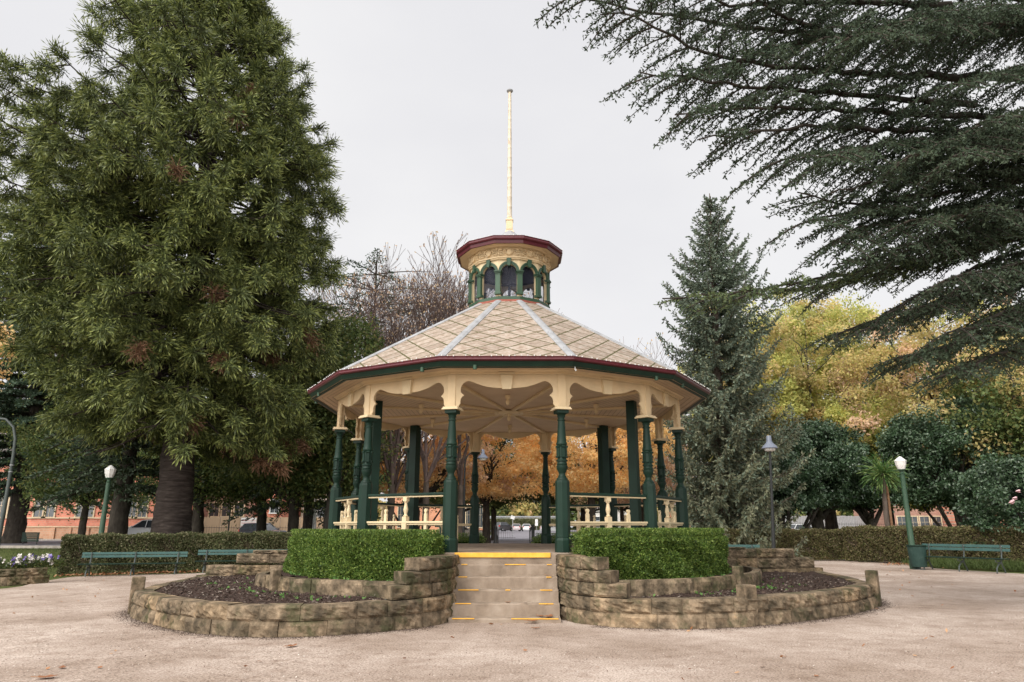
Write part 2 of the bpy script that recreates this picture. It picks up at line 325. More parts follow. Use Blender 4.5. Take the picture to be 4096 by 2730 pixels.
# ------------------------------------------------------------------ rough stone walling
def stone_wall(name, path, courses, thick, parent, blk=.5, seed=1, ends=None, amp=.026, batter=.0, skip=None):
    """path: outer-face polyline (xy). courses: list of (z0,z1,s0,s1) with s as fraction of path length covered."""
    P = np.array(path, float); seg = np.linalg.norm(np.diff(P, axis=0), axis=1); S = np.concatenate([[0], np.cumsum(seg)]); Lt = S[-1]
    r = random.Random(seed)
    def pos(s):
        s = min(max(s, 0), Lt); i = min(np.searchsorted(S, s, side='right')-1, len(P)-2); f = (s-S[i])/seg[i]; return P[i]*(1-f)+P[i+1]*f
    def nor(s):
        a, b = pos(s-.12), pos(s+.12); d = (b-a)/(np.linalg.norm(b-a)+1e-9); return np.array([d[1], -d[0]])
    mb = MB()
    for ci, (z0, z1, f0, f1) in enumerate(courses):
        s = f0*Lt
        while s < f1*Lt-1e-6:
            l = blk*r.uniform(.55, 1.35); e = min(s+l, f1*Lt)
            if f1*Lt-e < blk*.35: e = f1*Lt
            off = r.uniform(-.012, .014); zt = r.uniform(-.006, .008); nx, nz = max(3, int((e-s)/.055)), 6
            g = .0025; grid = {}; vs = []; fs = []
            ph = [r.uniform(0, 6.28) for _ in range(6)]
            rows = [(0, 1)]+[(1, k/nz) for k in range(nz, -1, -1)]   # back-top, then down the face
            for j in range(nz+3):
                for i in range(nx+1):
                    ss = s+g+(e-s-2*g)*i/nx; p = pos(ss); n_ = nor(ss)
                    if j == 0: q = p-n_*thick; z = z1+zt
                    elif j == 1: q = p-n_*thick*.45; z = z1+zt+r.uniform(-.004, .004)
                    else:
                        k = (nz-(j-2))/nz
                        u_ = i/nx; edge = min(u_, 1-u_)*nx; edz = min(k, 1-k)*nz
                        rough = 0 if (edge < .5 or edz < .5) else 1
                        d = off-(.009 if (edge < .5 or edz < .5) else 0)+rough*(amp*(.5+.5*sin(ss*9+ph[0])*cos(k*4+ph[1]))+.35*sin(ss*23+ph[2])*sin(k*8+ph[3])*amp/amp*1.0*amp+r.uniform(-.5, .6)*amp)
                        q = p+n_*(d+batter*(1-(z0+(z1-z0)*k)))
                        z = z0+g+(z1-z0-2*g+zt)*k
                    vs.append((q[0], q[1], z+gz(q[0], q[1])*(1 if z0 < .5 else .3)))
            W = nx+1
            for j in range(nz+2):
                for i in range(nx): fs.append((j*W+i, (j+1)*W+i, (j+1)*W+i+1, j*W+i+1))
            # back face and ends
            b0 = len(vs)
            for i in range(nx+1):
                ss = s+g+(e-s-2*g)*i/nx; p = pos(ss)-nor(ss)*thick; vs.append((p[0], p[1], z0+g))
            for i in range(nx): fs.append((b0+i, i, i+1, b0+i+1))
            fs.append(tuple([j*W for j in range(nz+3)]+[b0])[::-1]); fs.append(tuple([j*W+nx for j in range(nz+3)]+[b0+nx]))
            mb.add(vs, fs); s = e
    return mb.build(name, stone, parent)
def smooth_path(P, n=60):
    P = np.array(P, float); d = np.concatenate([[0], np.cumsum(np.linalg.norm(np.diff(P, axis=0), axis=1))]); t = np.linspace(0, d[-1], n)
    Q = np.stack([np.interp(t, d, P[:, 0]), np.interp(t, d, P[:, 1])], 1)
    for _ in range(3): Q[1:-1] = (Q[:-2]+2*Q[1:-1]+Q[2:])/4
    return Q
def peg(parent, x, y, h, w=.17, rz=0, z0=0.):
    mb = MB(); z0 += gz(x, y); mb.box((x, y, z0+h/2), (w, w*.95, h), rz); n = len(mb.v)
    mb.v[-4:] = [(a, b, c) for a, b, c in mb.v[-4:]]
    o = mb.build('post', stone, parent, bevel=.018); return o
WL = smooth_path([(-.84, -3.75), (-.86, -4.55), (-.92, -5.1), (-1.15, -5.6), (-1.6, -6.0), (-2.15, -6.3), (-2.75, -6.5), (-3.4, -6.42), (-4.1, -6.08), (-4.85, -5.45), (-5.55, -4.7), (-6.15, -3.95), (-6.5, -3.3), (-6.85, -2.2), (-7.15, -.6), (-7.3, 1.1)])
WR = smooth_path([(.82, -3.75), (.83, -4.45), (.93, -4.98), (1.2, -5.4), (1.55, -5.62), (2.1, -5.78), (2.75, -5.76), (3.45, -5.52), (4.0, -5.2), (4.87, -4.62), (5.6, -4.0), (6.2, -3.35), (6.75, -2.62), (7.15, -1.6), (7.55, .2), (7.85, 2.3)])
def frac_near(P, x, y):
    d = np.linalg.norm(np.diff(P, axis=0), axis=1); S = np.concatenate([[0], np.cumsum(d)]); i = np.argmin(np.hypot(P[:, 0]-x, P[:, 1]-y)); return S[i]/S[-1]
bw = {}
for side, P_, lab in ((-1, WL, 'left'), (1, WR, 'right')):
    t = thing('stone_garden_wall', 'curved sandstone wall around the garden bed on the %s of the steps' % lab, 'stone wall', group='stone walls of the two garden beds')
    bw[side] = t
    fa = frac_near(P_, side*1.2, -5.65 if side < 0 else -5.4); fb = frac_near(P_, side*1.42, -5.85 if side < 0 else -5.55); fc = frac_near(P_, side*1.68, -6.05 if side < 0 else -5.66)
    Q = P_ if side > 0 else P_
    # outer face must look away from the bed: the path runs from the steps outwards
    path = Q if side > 0 else Q
    def flip(courses, p, **k):
        if side > 0: return stone_wall(parent=t, path=p, courses=courses, **k)
        return stone_wall(parent=t, path=p[::-1], courses=[(a, b, 1-d, 1-c) for a, b, c, d in courses], **k)
    fp = frac_near(P_, *((-6.45, -3.4) if side < 0 else (6.72, -2.68)))
    flip([(-.12, .19, 0, 1), (.19, .385, 0, fp), (.19, .33, fp, 1)], path, name='rim_wall', thick=.24, blk=.72, seed=3+side, batter=.06)
    flip([(.389, .58, 0, fc), (.584, .755, 0, fb), (.759, .935, 0, fa)], path, name='wing_wall', thick=.34, blk=.45, seed=9+side, amp=.022)
    if side < 0:
        bp = smooth_path([(-7.4, 1.25), (-6.6, 1.1), (-5.4, .9), (-4.1, .75)], 20); C_ = [(-.1, .35, 0, 1), (.354, .575, .07, 1), (.579, .79, .30, 1), (.794, .865, .42, 1)]
    else:
        bp = smooth_path([(4.3, 1.2), (5.4, 1.6), (6.6, 2.0), (7.95, 2.4)], 20); C_ = [(-.1, .40, 0, 1), (.404, .655, 0, .94), (.659, .87, 0, .79), (.874, .92, 0, .42)]
    stone_wall('back_wall', bp, C_, .3, t, blk=.8, seed=21+side, amp=.03)
    cp = ([(-4.75, -.9), (-4.92, -1.5), (-4.8, -2.3), (-4.35, -3.0), (-3.75, -3.75), (-2.9, -4.42), (-2.1, -4.78), (-1.35, -4.95)] if side < 0 else
          [(1.35, -4.72), (2.0, -4.68), (2.75, -4.35), (3.5, -3.85), (4.2, -3.1), (4.75, -2.3), (5.15, -1.3), (5.3, -.3), (5.05, .3)])
    stone_wall('kerb_wall', smooth_path(cp, 50), [(.2, .56, 0, 1)], .16, t, blk=.85, seed=33+side, amp=.02)
    if side < 0: peg(t, -6.42, -3.42, .60, .21, .5); peg(t, -4.05, -3.42, .70, .16, .6)
    else: peg(t, 3.5, -5.42, .56, .22, .4); peg(t, 6.68, -2.72, .62, .2, .9); peg(t, 4.05, -3.28, .72, .16, .8)

# soil in the beds
def bed(name, P, r_in, a0, a1, z, label, seed):
    A_ = np.radians(np.linspace(a0, a1, 90)); pol_r = np.hypot(P[:, 0], P[:, 1]); pol_a = np.arctan2(P[:, 0], -P[:, 1]); k = np.argsort(pol_a)
    ok = np.abs(np.degrees(pol_a)) > 14
    k = [i for i in k if ok[i]]
    ro = np.interp(A_, pol_a[k], pol_r[k])-.14; r0 = np.full_like(ro, r_in); g = np.random.default_rng(seed)
    T = np.linspace(0, 1, 60); V = []
    ph = g.uniform(0, 6, 8)
    for i, a in enumerate(A_):
        for t_ in T:
            r = r0[i]*(1-t_)+ro[i]*t_; x, y = r*sin(a), -r*cos(a)
            h = z+.015*sin(x*5+ph[0])*cos(y*4+ph[1])+.012*g.normal()+gz(x, y)*.8+.03*(1-t_)
            V.append((x, y, h))
    m = len(T); F = [(i*m+j, i*m+j+1, (i+1)*m+j+1, (i+1)*m+j) for i in range(len(A_)-1) for j in range(m-1)]
    o = npmesh(name, V, F, soil); tag(o, kind='structure'); o['label'] = label; return o
bed('garden_soil', WL, 4.4, -101, -13, .31, 'dark mulched soil in the left stone-edged bed', 5)
bed('garden_soil', WR, 4.3, 13, 106, .31, 'dark mulched soil in the right stone-edged bed', 6)
def upper_bed(a0, a1, r1, lab):
    A_ = np.radians(np.linspace(a0, a1, 60)); rs = np.linspace(3.9, r1, 14); V = [(r*sin(a), -r*cos(a), .50+.012*rng.normal()) for a in A_ for r in rs]; m = len(rs)
    o = npmesh('garden_soil', V, [(i*m+j, i*m+j+1, (i+1)*m+j+1, (i+1)*m+j) for i in range(59) for j in range(m-1)], soil); tag(o, lab, kind='structure')
upper_bed(-98, -14, 4.86, 'raised soil strip under the left box hedge'); upper_bed(14, 98, 4.86, 'raised soil strip under the right box hedge')

# ------------------------------------------------------------------ BANDSTAND
bs = thing('bandstand', 'twelve-sided cream and green bandstand with diamond shingle roof and glazed lantern', 'bandstand', (0, 0, 0), -.0091)
PZ = .957; RC = 3.8
def ring12(r, z): return [(r*sin(R_(15+30*k)), -r*cos(R_(15+30*k)), z) for k in range(12)]
def side_map(k, r):
    """local frame of side k (centre azimuth 30k): a runs right as seen from outside, b is up, d outwards from the chord at corner radius r"""
    a = R_(30*k); ap = r*cos(R_(15)); n = np.array([sin(a), -cos(a)]); t = np.array([cos(a), sin(a)])
    return lambda u, w, d: (n[0]*(ap+d)+t[0]*u, n[1]*(ap+d)+t[1]*u, w)
def ringband(prof, name, mat, parent, closed=False, label=None, smooth=False):
    """profile of (corner radius, z) swept round the twelve sides"""
    mb = MB(); n = 12; vs = [p for r, z in prof for p in ring12(r, z)]; fs = []
    K = len(prof)
    for k in range(K if closed else K-1):
        k2 = (k+1) % K
        for i in range(n):
            j = (i+1) % n; fs.append((k*n+i, k*n+j, k2*n+j, k2*n+i))
    mb.add(vs, fs); return mb.build(name, mat, parent, smooth=smooth, label=label)
# platform
mb = MB(); top = ring12(4.02, PZ); bot = ring12(4.02, -.1)
mb.add(top+bot, [tuple(range(12))]+[(i, 12+i, 12+(i+1) % 12, (i+1) % 12) for i in range(12)])
mb.build('platform', concrete, bs)
# steps with worn yellow nosings
edges = [(-4.08, .780), (-4.36, .600), (-4.64, .424), (-4.92, .248), (-5.17, .062)]
stp = thing('steps', None, None); stp.parent = bs
for i, (y, z) in enumerate(edges):
    yb = -3.75; w = .835+.0*i
    mb = MB(); n = 24; hw = w
    y0 = y; zb = edges[i+1][1] if i < 4 else -.15
    vs = []; 
    for k in range(n+1):
        x = -hw+2*hw*k/n; c = .006*sin(k*1.7+i)+(.02 if (i == 2 and k in (12,)) or (i == 3 and k == 17) else 0)
        vs += [(x, y0+.004*sin(k*2.3+i), zb), (x, y0+.004*sin(k*2.3+i), z-.02), (x, y0+.012+c*.4, z-c), (x, yb+.3 if i == 0 else edges[i-1][0]+.02, z)]
    fs = []
    for k in range(n):
        a = 4*k; fs += [(a, a+4, a+5, a+1), (a+1, a+5, a+6, a+2), (a+2, a+6, a+7, a+3)]
    mb.add(vs, fs)
    mb.build('step', concrete, stp, label='worn concrete step with traces of yellow paint on its edge')
    nz = MB(); spans = {0: [(-.74, -.64), (-.02, .33), (.68, .76)], 1: [(-.76, -.62), (.66, .74)], 2: [(-.74, -.42), (.0, .08), (.55, .74)], 3: [(-.76, -.52), (.52, .74)], 4: [(-.78, -.45), (.1, .80)]}[i]
    for a, b in spans: nz.box(((a+b)/2, y0-.001, z-.004), (b-a, .014, .013))
    nz.build('yellow_edging', yellowp, stp)['kind'] = 'stuff'
mb = MB(); mb.box((-.06, -3.895, PZ-.038), (1.62, .06, .078)); mb.build('yellow_nosing', yellowp, bs, bevel=.006, label='bright yellow safety strip along the top step')
mb = MB(); mb.box((0, -3.80, .83), (1.68, .2, .18)); mb.build('top_riser', concrete, bs)

# columns
def column(k):
    a = R_(15+30*k); x, y = RC*sin(a), -RC*cos(a)
    c = bpy.data.objects.new('column', None); link(c, bs); c.location = (x, y, 0); c.rotation_euler = (0, 0, a)
    Z = lambda py: 3.42-(py-107)*.00175
    mb = MB()
    mb.lathe([(.148, PZ), (.148, PZ+.2), (.13, PZ+.25)], 8, rot=pi/8); mb.build('base_block', green, c, bevel=.008)
    mb = MB(); r8 = .13; mb.lathe([(r8*1.02, PZ+.25), (r8, PZ+.3), (r8*.98, 2.14), (r8*.9, 2.18)], 8, rot=pi/8); mb.build('pedestal', green, c, bevel=.006)
    prof = [(.10, 2.18), (.102, 2.205), (.082, 2.225), (.062, 2.26), (.058, 2.29), (.066, 2.315), (.072, 2.325), (.074, 2.335), (.092, 2.37), (.10, 2.41), (.10, 2.43), (.088, 2.435), (.092, 2.45), (.096, 2.46), (.088, 2.47), (.084, 2.50), (.10, 2.51), (.10, 2.53), (.086, 2.54),
            (.078, 2.56), (.084, 2.62), (.082, 2.72), (.086, 2.79), (.098, 2.80), (.10, 2.82), (.092, 2.84), (.084, 2.86), (.078, 2.95), (.068, 3.12), (.062, 3.2), (.06, 3.23), (.074, 3.235), (.074, 3.25), (.058, 3.26), (.06, 3.29), (.072, 3.295), (.074, 3.31), (.066, 3.315), (.082, 3.345), (.10, 3.36)]
    mb = MB(); mb.lathe(prof, 20); mb.build('shaft', green, c, smooth=50)
    mb = MB()      # scrolled leaves round the middle of the shaft
    for q in range(6):
        t = q*pi/3+pi/6; cx_, cy_ = cos(t), sin(t)
        mb.box((.082*cx_, .082*cy_, 2.675), (.022, .052, .20), t)
        for zz, rr_ in ((2.765, .016), (2.585, .014)):
            mb.tube([(.092*cx_-.028*-cy_, .092*cy_-.028*cx_, zz), (.092*cx_+.028*-cy_, .092*cy_+.028*cx_, zz)], rr_*1.25, 8)
        t2 = t+pi/6; mb.box((.084*cos(t2), .084*sin(t2), 2.67), (.014, .018, .17), t2)
    mb.build('leaf_ornament', green, c, smooth=30)
    mb = MB(); mb.box((0, 0, 3.39), (.22, .22, .06)); mb.build('capital', green, c, bevel=.006)
    mb = MB(); mb.box((0, 0, 3.433), (.31, .31, .024)); mb.box((0, 0, 3.459), (.28, .28, .028)); mb.build('capital_moulding', cream2, c, bevel=.004)
    mb = MB(); mb.box((0, 0, 3.78), (.15, .15, .62)); mb.build('bracket_post', cream, c, bevel=.006)
    if k == 11:   # bent drain pipe on the first column left of the steps
        mb = MB(); mb.tube([(-.12, -.13, 1.0), (-.12, -.14, 1.36), (-.135, -.145, 1.385), (-.22, -.13, 1.39)], .014, 8); mb.build('drain_pipe', green, c, smooth=50)
for k in range(12): column(k)
# scalloped valance panels between the columns
half = [(.135, 3.473), (.135, 3.50), (.155, 3.515), (.165, 3.54), (.162, 3.58), (.175, 3.63), (.20, 3.665), (.235, 3.685), (.205, 3.705), (.178, 3.735), (.165, 3.775), (.168, 3.82), (.185, 3.865), (.215, 3.905), (.255, 3.935), (.30, 3.95), (.335, 3.948), (.40, 3.925), (.5, 3.885), (.62, 3.85), (.75, 3.83), (.88, 3.822), (.983, 3.822)]
hw = RC*math.sin(R_(15))
for k in range(12):
    M = side_map(k, RC+.075); H = hw+.02
    left = [(-H, 3.473)]+[(-H+p[0], p[1]) for p in half]
    pts = left+[(-a, b) for a, b in left[::-1]][1:] if False else left+[(-a, b) for a, b in left[::-1]]
    # strip triangulation: top edge against the scalloped lower edge
    xs_ = [p[0] for p in pts]; zs = [p[1] for p in pts]; n = len(pts); mb = MB(); vs = []; fs = []
    def colpt(i, z, d): return M(xs_[i], z, d)
    # lower (leg) part: polygon left and right of the notch, upper part: quads
    poly = pts+[(H, 4.15), (-H, 4.15)]
    import mathutils
    tris = mathutils.geometry.tessellate_polygon([[mathutils.Vector((a, b, 0)) for a, b in poly]])
    N = len(poly); vs = [M(a, b, 0) for a, b in poly]+[M(a, b, -.04) for a, b in poly]
    fs = [t for t in tris]+[(t[2]+N, t[1]+N, t[0]+N) for t in tris]+[(i, (i+1) % N, (i+1) % N+N, i+N) for i in range(N)]
    mb.add(vs, fs); mb.build('valance_panel', cream, bs)
    ks = MB()
    ks.prism([(-.085, 3.79), (.085, 3.79), (.115, 4.06), (-.115, 4.06)], M, .002, .055)
    ks.prism([(-.14, 4.065), (.14, 4.065), (.155, 4.10), (-.155, 4.10)], M, .002, .075); ks.build('keystone', cream2, bs, bevel=.004)
ringband([(RC+.10, 4.07), (RC+.125, 4.085), (RC+.125, 4.105), (RC+.16, 4.12), (RC+.19, 4.146)], 'cornice', cream, bs)
boards = noise_mat('lining_boards', [(.3, (.54, .40, .27)), (.7, (.64, .49, .34))], scale=2, rough=.6)
def add_boards(m, scale, strength=.6):
    nt = m.node_tree; b = nt.nodes['Principled BSDF']; uv = nn(nt, 'ShaderNodeUVMap'); sp = nn(nt, 'ShaderNodeSeparateXYZ'); nt.links.new(uv.outputs[0], sp.inputs[0])
    mu = nn(nt, 'ShaderNodeMath', operation='MULTIPLY'); mu.inputs[1].default_value = scale; nt.links.new(sp.outputs[1], mu.inputs[0])
    fr = nn(nt, 'ShaderNodeMath', operation='FRACT'); nt.links.new(mu.outputs[0], fr.inputs[0])
    r = ramp(nt, [(0, (0, 0, 0)), (.10, (.3, .3, .3)), (.16, (1, 1, 1)), (.92, (1, 1, 1)), (1, (0, 0, 0))]); nt.links.new(fr.outputs[0], r.inputs[0])
    bp = nn(nt, 'ShaderNodeBump'); bp.inputs['Strength'].default_value = strength; bp.inputs['Distance'].default_value = .02
    nt.links.new(r.outputs[0], bp.inputs['Height']); nt.links.new(bp.outputs[0], b.inputs['Normal'])
    src = b.inputs['Base Color'].links[0].from_socket; mx = nn(nt, 'ShaderNodeMix', data_type='RGBA', blend_type='MULTIPLY'); mx.inputs[0].default_value = .38
    nt.links.new(src, mx.inputs[6]); nt.links.new(r.outputs[0], mx.inputs[7]); nt.links.new(mx.outputs[2], b.inputs['Base Color'])
add_boards(boards, 9)
def sector_mesh(name, r0, z0, r1, z1, mat, parent, off=0, nseg=1):
    """twelve trapezoids between corner radii r0 (inner) and r1 (outer), UV in metres: u along the side, v up the slope"""
    me = bpy.data.meshes.new(name); vs = []; fs = []; uv = []
    c15, s15 = cos(R_(15)), sin(R_(15)); sl = math.hypot((r1-r0)*c15, z1-z0)
    for k in range(12):
        n = len(vs); M0, M1 = side_map(k, r0), side_map(k, r1)
        vs += [M1(-r1*s15, z1, 0), M1(r1*s15, z1, 0), M0(r0*s15, z0, 0), M0(-r0*s15, z0, 0)]; fs.append((n, n+1, n+2, n+3))
        uv += [(-r1*s15, 0), (r1*s15, 0), (r0*s15, sl), (-r0*s15, sl)]
    me.from_pydata(vs, [], fs); l = me.uv_layers.new(name='UVMap'); l.data.foreach_set('uv', np.array(uv, np.float32).ravel()); me.materials.append(mat); me.update()
    return link(bpy.data.objects.new(name, me), parent)
sector_mesh('soffit', RC+.06, 4.152, 4.47, 4.092, boards, bs)
sector_mesh('ceiling', .05, 3.985, RC+.03, 3.985, boards, bs)
rm = MB()
for k in range(12):
    a = R_(15+30*k); rm = MB(); rm.box((1.95*sin(a), -1.95*cos(a), 3.958), (.075, 3.5, .05), a); rm.build('ceiling_rib', cream, bs, bevel=.008)
mb = MB(); mb.lathe([(.34, 3.97), (.36, 3.95), (.33, 3.93), (.27, 3.935), (.25, 3.915), (.20, 3.925), (.12, 3.915), (.10, 3.94)], 36); mb.build('ceiling_rose', cream2, bs, smooth=40)
def pendant(x, y):
    mb = MB(); mb.lathe([(.055, 3.97), (.06, 3.93), (.045, 3.90), (.03, 3.88)], 14, (x, y)); mb.lathe([(.03, 3.88), (.045, 3.85), (.04, 3.80), (.02, 3.77), (.0, 3.765)], 14, (x, y), cap=False)
    mb.build('ceiling_light', cream, bs, smooth=40)
pendant(0, 0)
for k in range(6): pendant(2.2*sin(R_(60*k)), -2.2*cos(R_(60*k)))
mb = MB()      # slatted access hatch in the ceiling
for k in range(4): mb.box((-.95, -.1+.12*k, 3.97), (.62, .035, .03))
mb.box((-.95, -.17, 3.965), (.66, .03, .05)); mb.box((-.95, .33, 3.965), (.66, .03, .05)); mb.build('ceiling_hatch', cream, bs)
# fascia and gutter
ringband([(4.36, 4.09), (4.425, 4.074), (4.44, 4.09), (4.465, 4.13), (4.50, 4.18), (4.40, 4.19)], 'fascia', green, bs, smooth=False)
ringband([(4.40, 4.184), (4.50, 4.184), (4.535, 4.195), (4.545, 4.21), (4.535, 4.235), (4.545, 4.262), (4.53, 4.268), (4.50, 4.25), (4.40, 4.24)], 'gutter', maroon, bs)
for k in range(12):
    M = side_map(k, 4.47); mb = MB()
    for u in (-.55, .75): 
        if (k+int(u > 0)) % 2 == 0: p = M(u, 4.085, -.02); mb.lathe([(.035, 4.045), (.035, 4.12)], 10, (p[0], p[1]))
    if mb.v: mb.build('gutter_outlet', green2, bs, smooth=40)
# roof
def shingle_mat():
    m, nt, b = base('diamond_shingles', .85); uv = nn(nt, 'ShaderNodeUVMap'); sp = nn(nt, 'ShaderNodeSeparateXYZ'); nt.links.new(uv.outputs[0], sp.inputs[0])
    tc = nn(nt, 'ShaderNodeTexCoord'); wn = nn(nt, 'ShaderNodeTexNoise'); wn.inputs['Scale'].default_value = 6; wn.inputs['Detail'].default_value = 5; nt.links.new(tc.outputs['Object'], wn.inputs[0])
    def M(op, a, b_=None):
        n = nn(nt, 'ShaderNodeMath', operation=op)
        for i, x in enumerate((a, b_)):
            if x is None: continue
            if isinstance(x, (int, float)): n.inputs[i].default_value = x
            else: nt.links.new(x, n.inputs[i])
        return n.outputs[0]
    wob = M('MULTIPLY', M('SUBTRACT', wn.outputs[0], .5), .05)
    U = M('ADD', M('DIVIDE', sp.outputs[0], .56), wob); V = M('DIVIDE', sp.outputs[1], .50)
    p = M('FRACT', M('ADD', U, V)); q = M('FRACT', M('SUBTRACT', V, U))
    # distance to nearest joint in each family
    dp = M('MINIMUM', p, M('SUBTRACT', 1, p)); dq = M('MINIMUM', q, M('SUBTRACT', 1, q)); d = M('MINIMUM', dp, dq)
    lw = M('ADD', .018, M('MULTIPLY', wn.outputs[0], .045)); line_ = M('LESS_THAN', d, lw)
    n1 = nn(nt, 'ShaderNodeTexNoise'); n1.inputs['Scale'].default_value = 9; n1.inputs['Detail'].default_value = 8; n1.inputs['Roughness'].default_value = .75; nt.links.new(tc.outputs['Object'], n1.inputs[0])
    mp = nn(nt, 'ShaderNodeMapping'); mp.inputs['Scale'].default_value = (6, 28, 1); nt.links.new(uv.outputs[0], mp.inputs[0])
    n2 = nn(nt, 'ShaderNodeTexNoise'); n2.inputs['Scale'].default_value = 1; n2.inputs['Detail'].default_value = 7; n2.inputs['Roughness'].default_value = .7; nt.links.new(mp.outputs[0], n2.inputs[0])
    c1 = ramp(nt, [(.3, (.23, .18, .14)), (.5, (.37, .315, .27)), (.7, (.46, .43, .40))]); nt.links.new(n1.outputs[0], c1.inputs[0])
    c2 = ramp(nt, [(.38, (.42, .30, .20)), (.50, (.88, .80, .72)), (.6, (1, 1, 1))]); nt.links.new(n2.outputs[0], c2.inputs[0])
    # each shingle a little different
    cell = nn(nt, 'ShaderNodeTexWhiteNoise', noise_dimensions='2D'); cx_ = nn(nt, 'ShaderNodeCombineXYZ')
    nt.links.new(M('FLOOR', M('ADD', U, V)), cx_.inputs[0]); nt.links.new(M('FLOOR', M('SUBTRACT', V, U)), cx_.inputs[1]); nt.links.new(cx_.outputs[0], cell.inputs[0])
    c3 = ramp(nt, [(0, (.84, .82, .80)), (1, (1.08, 1.08, 1.08))]); nt.links.new(cell.outputs[0], c3.inputs[0])
    a = nn(nt, 'ShaderNodeMix', data_type='RGBA', blend_type='MULTIPLY'); a.inputs[0].default_value = .75; nt.links.new(c1.outputs[0], a.inputs[6]); nt.links.new(c2.outputs[0], a.inputs[7])
    a2 = nn(nt, 'ShaderNodeMix', data_type='RGBA', blend_type='MULTIPLY'); a2.inputs[0].default_value = 1; nt.links.new(a.outputs[2], a2.inputs[6]); nt.links.new(c3.outputs[0], a2.inputs[7])
    e = nn(nt, 'ShaderNodeMix', data_type='RGBA'); nt.links.new(line_, e.inputs[0]); nt.links.new(a2.outputs[2], e.inputs[6]); e.inputs[7].default_value = (.075, .07, .022, 1)
    nt.links.new(e.outputs[2], b.inputs['Base Color'])
    hgt = M('MULTIPLY', M('SUBTRACT', 1, line_), M('ADD', .6, M('MULTIPLY', p, .4)))
    bp = nn(nt, 'ShaderNodeBump'); bp.inputs['Strength'].default_value = .7; bp.inputs['Distance'].default_value = .015; nt.links.new(hgt, bp.inputs['Height']); nt.links.new(bp.outputs[0], b.inputs['Normal'])
    return m
shing = shingle_mat()
RT, ZT = .955, 6.40
roof = sector_mesh('roof', RT-.05, ZT+.03, 4.50, 4.262, shing, bs)
for k in range(12):
    a = R_(15+30*k); p0 = np.array([4.50*sin(a), -4.50*cos(a), 4.275]); p1 = np.array([RT*sin(a), -RT*cos(a), ZT+.012])
    tg = np.array([cos(a), sin(a), 0]); mb = MB(); w = .085
    vs = []
    for p in (p0, p1):
        vs += [p-tg*w+np.array([0, 0, -.012]), p-tg*.03+np.array([0, 0, .018]), p+tg*.03+np.array([0, 0, .018]), p+tg*w+np.array([0, 0, -.012]), p-tg*w-np.array([0, 0, .04]), p+tg*w-np.array([0, 0, .04])]
    mb.add(vs, [(0, 1, 7, 6), (1, 2, 8, 7), (2, 3, 9, 8), (4, 0, 6, 10), (3, 5, 11, 9), (4, 5, 3, 2, 1, 0), (6, 7, 8, 9, 11, 10)])
    rv = p0*.5+p1*.5
    for f in (.1, .35, .6, .85):
        q = p0*(1-f)+p1*f
        for s_ in (-.055, .055): mb.lathe([(.008, q[2]+.0), (.008, q[2]+.02)], 6, (q[0]+tg[0]*s_, q[1]+tg[1]*s_))
    mb.build('hip_capping', tin, bs)
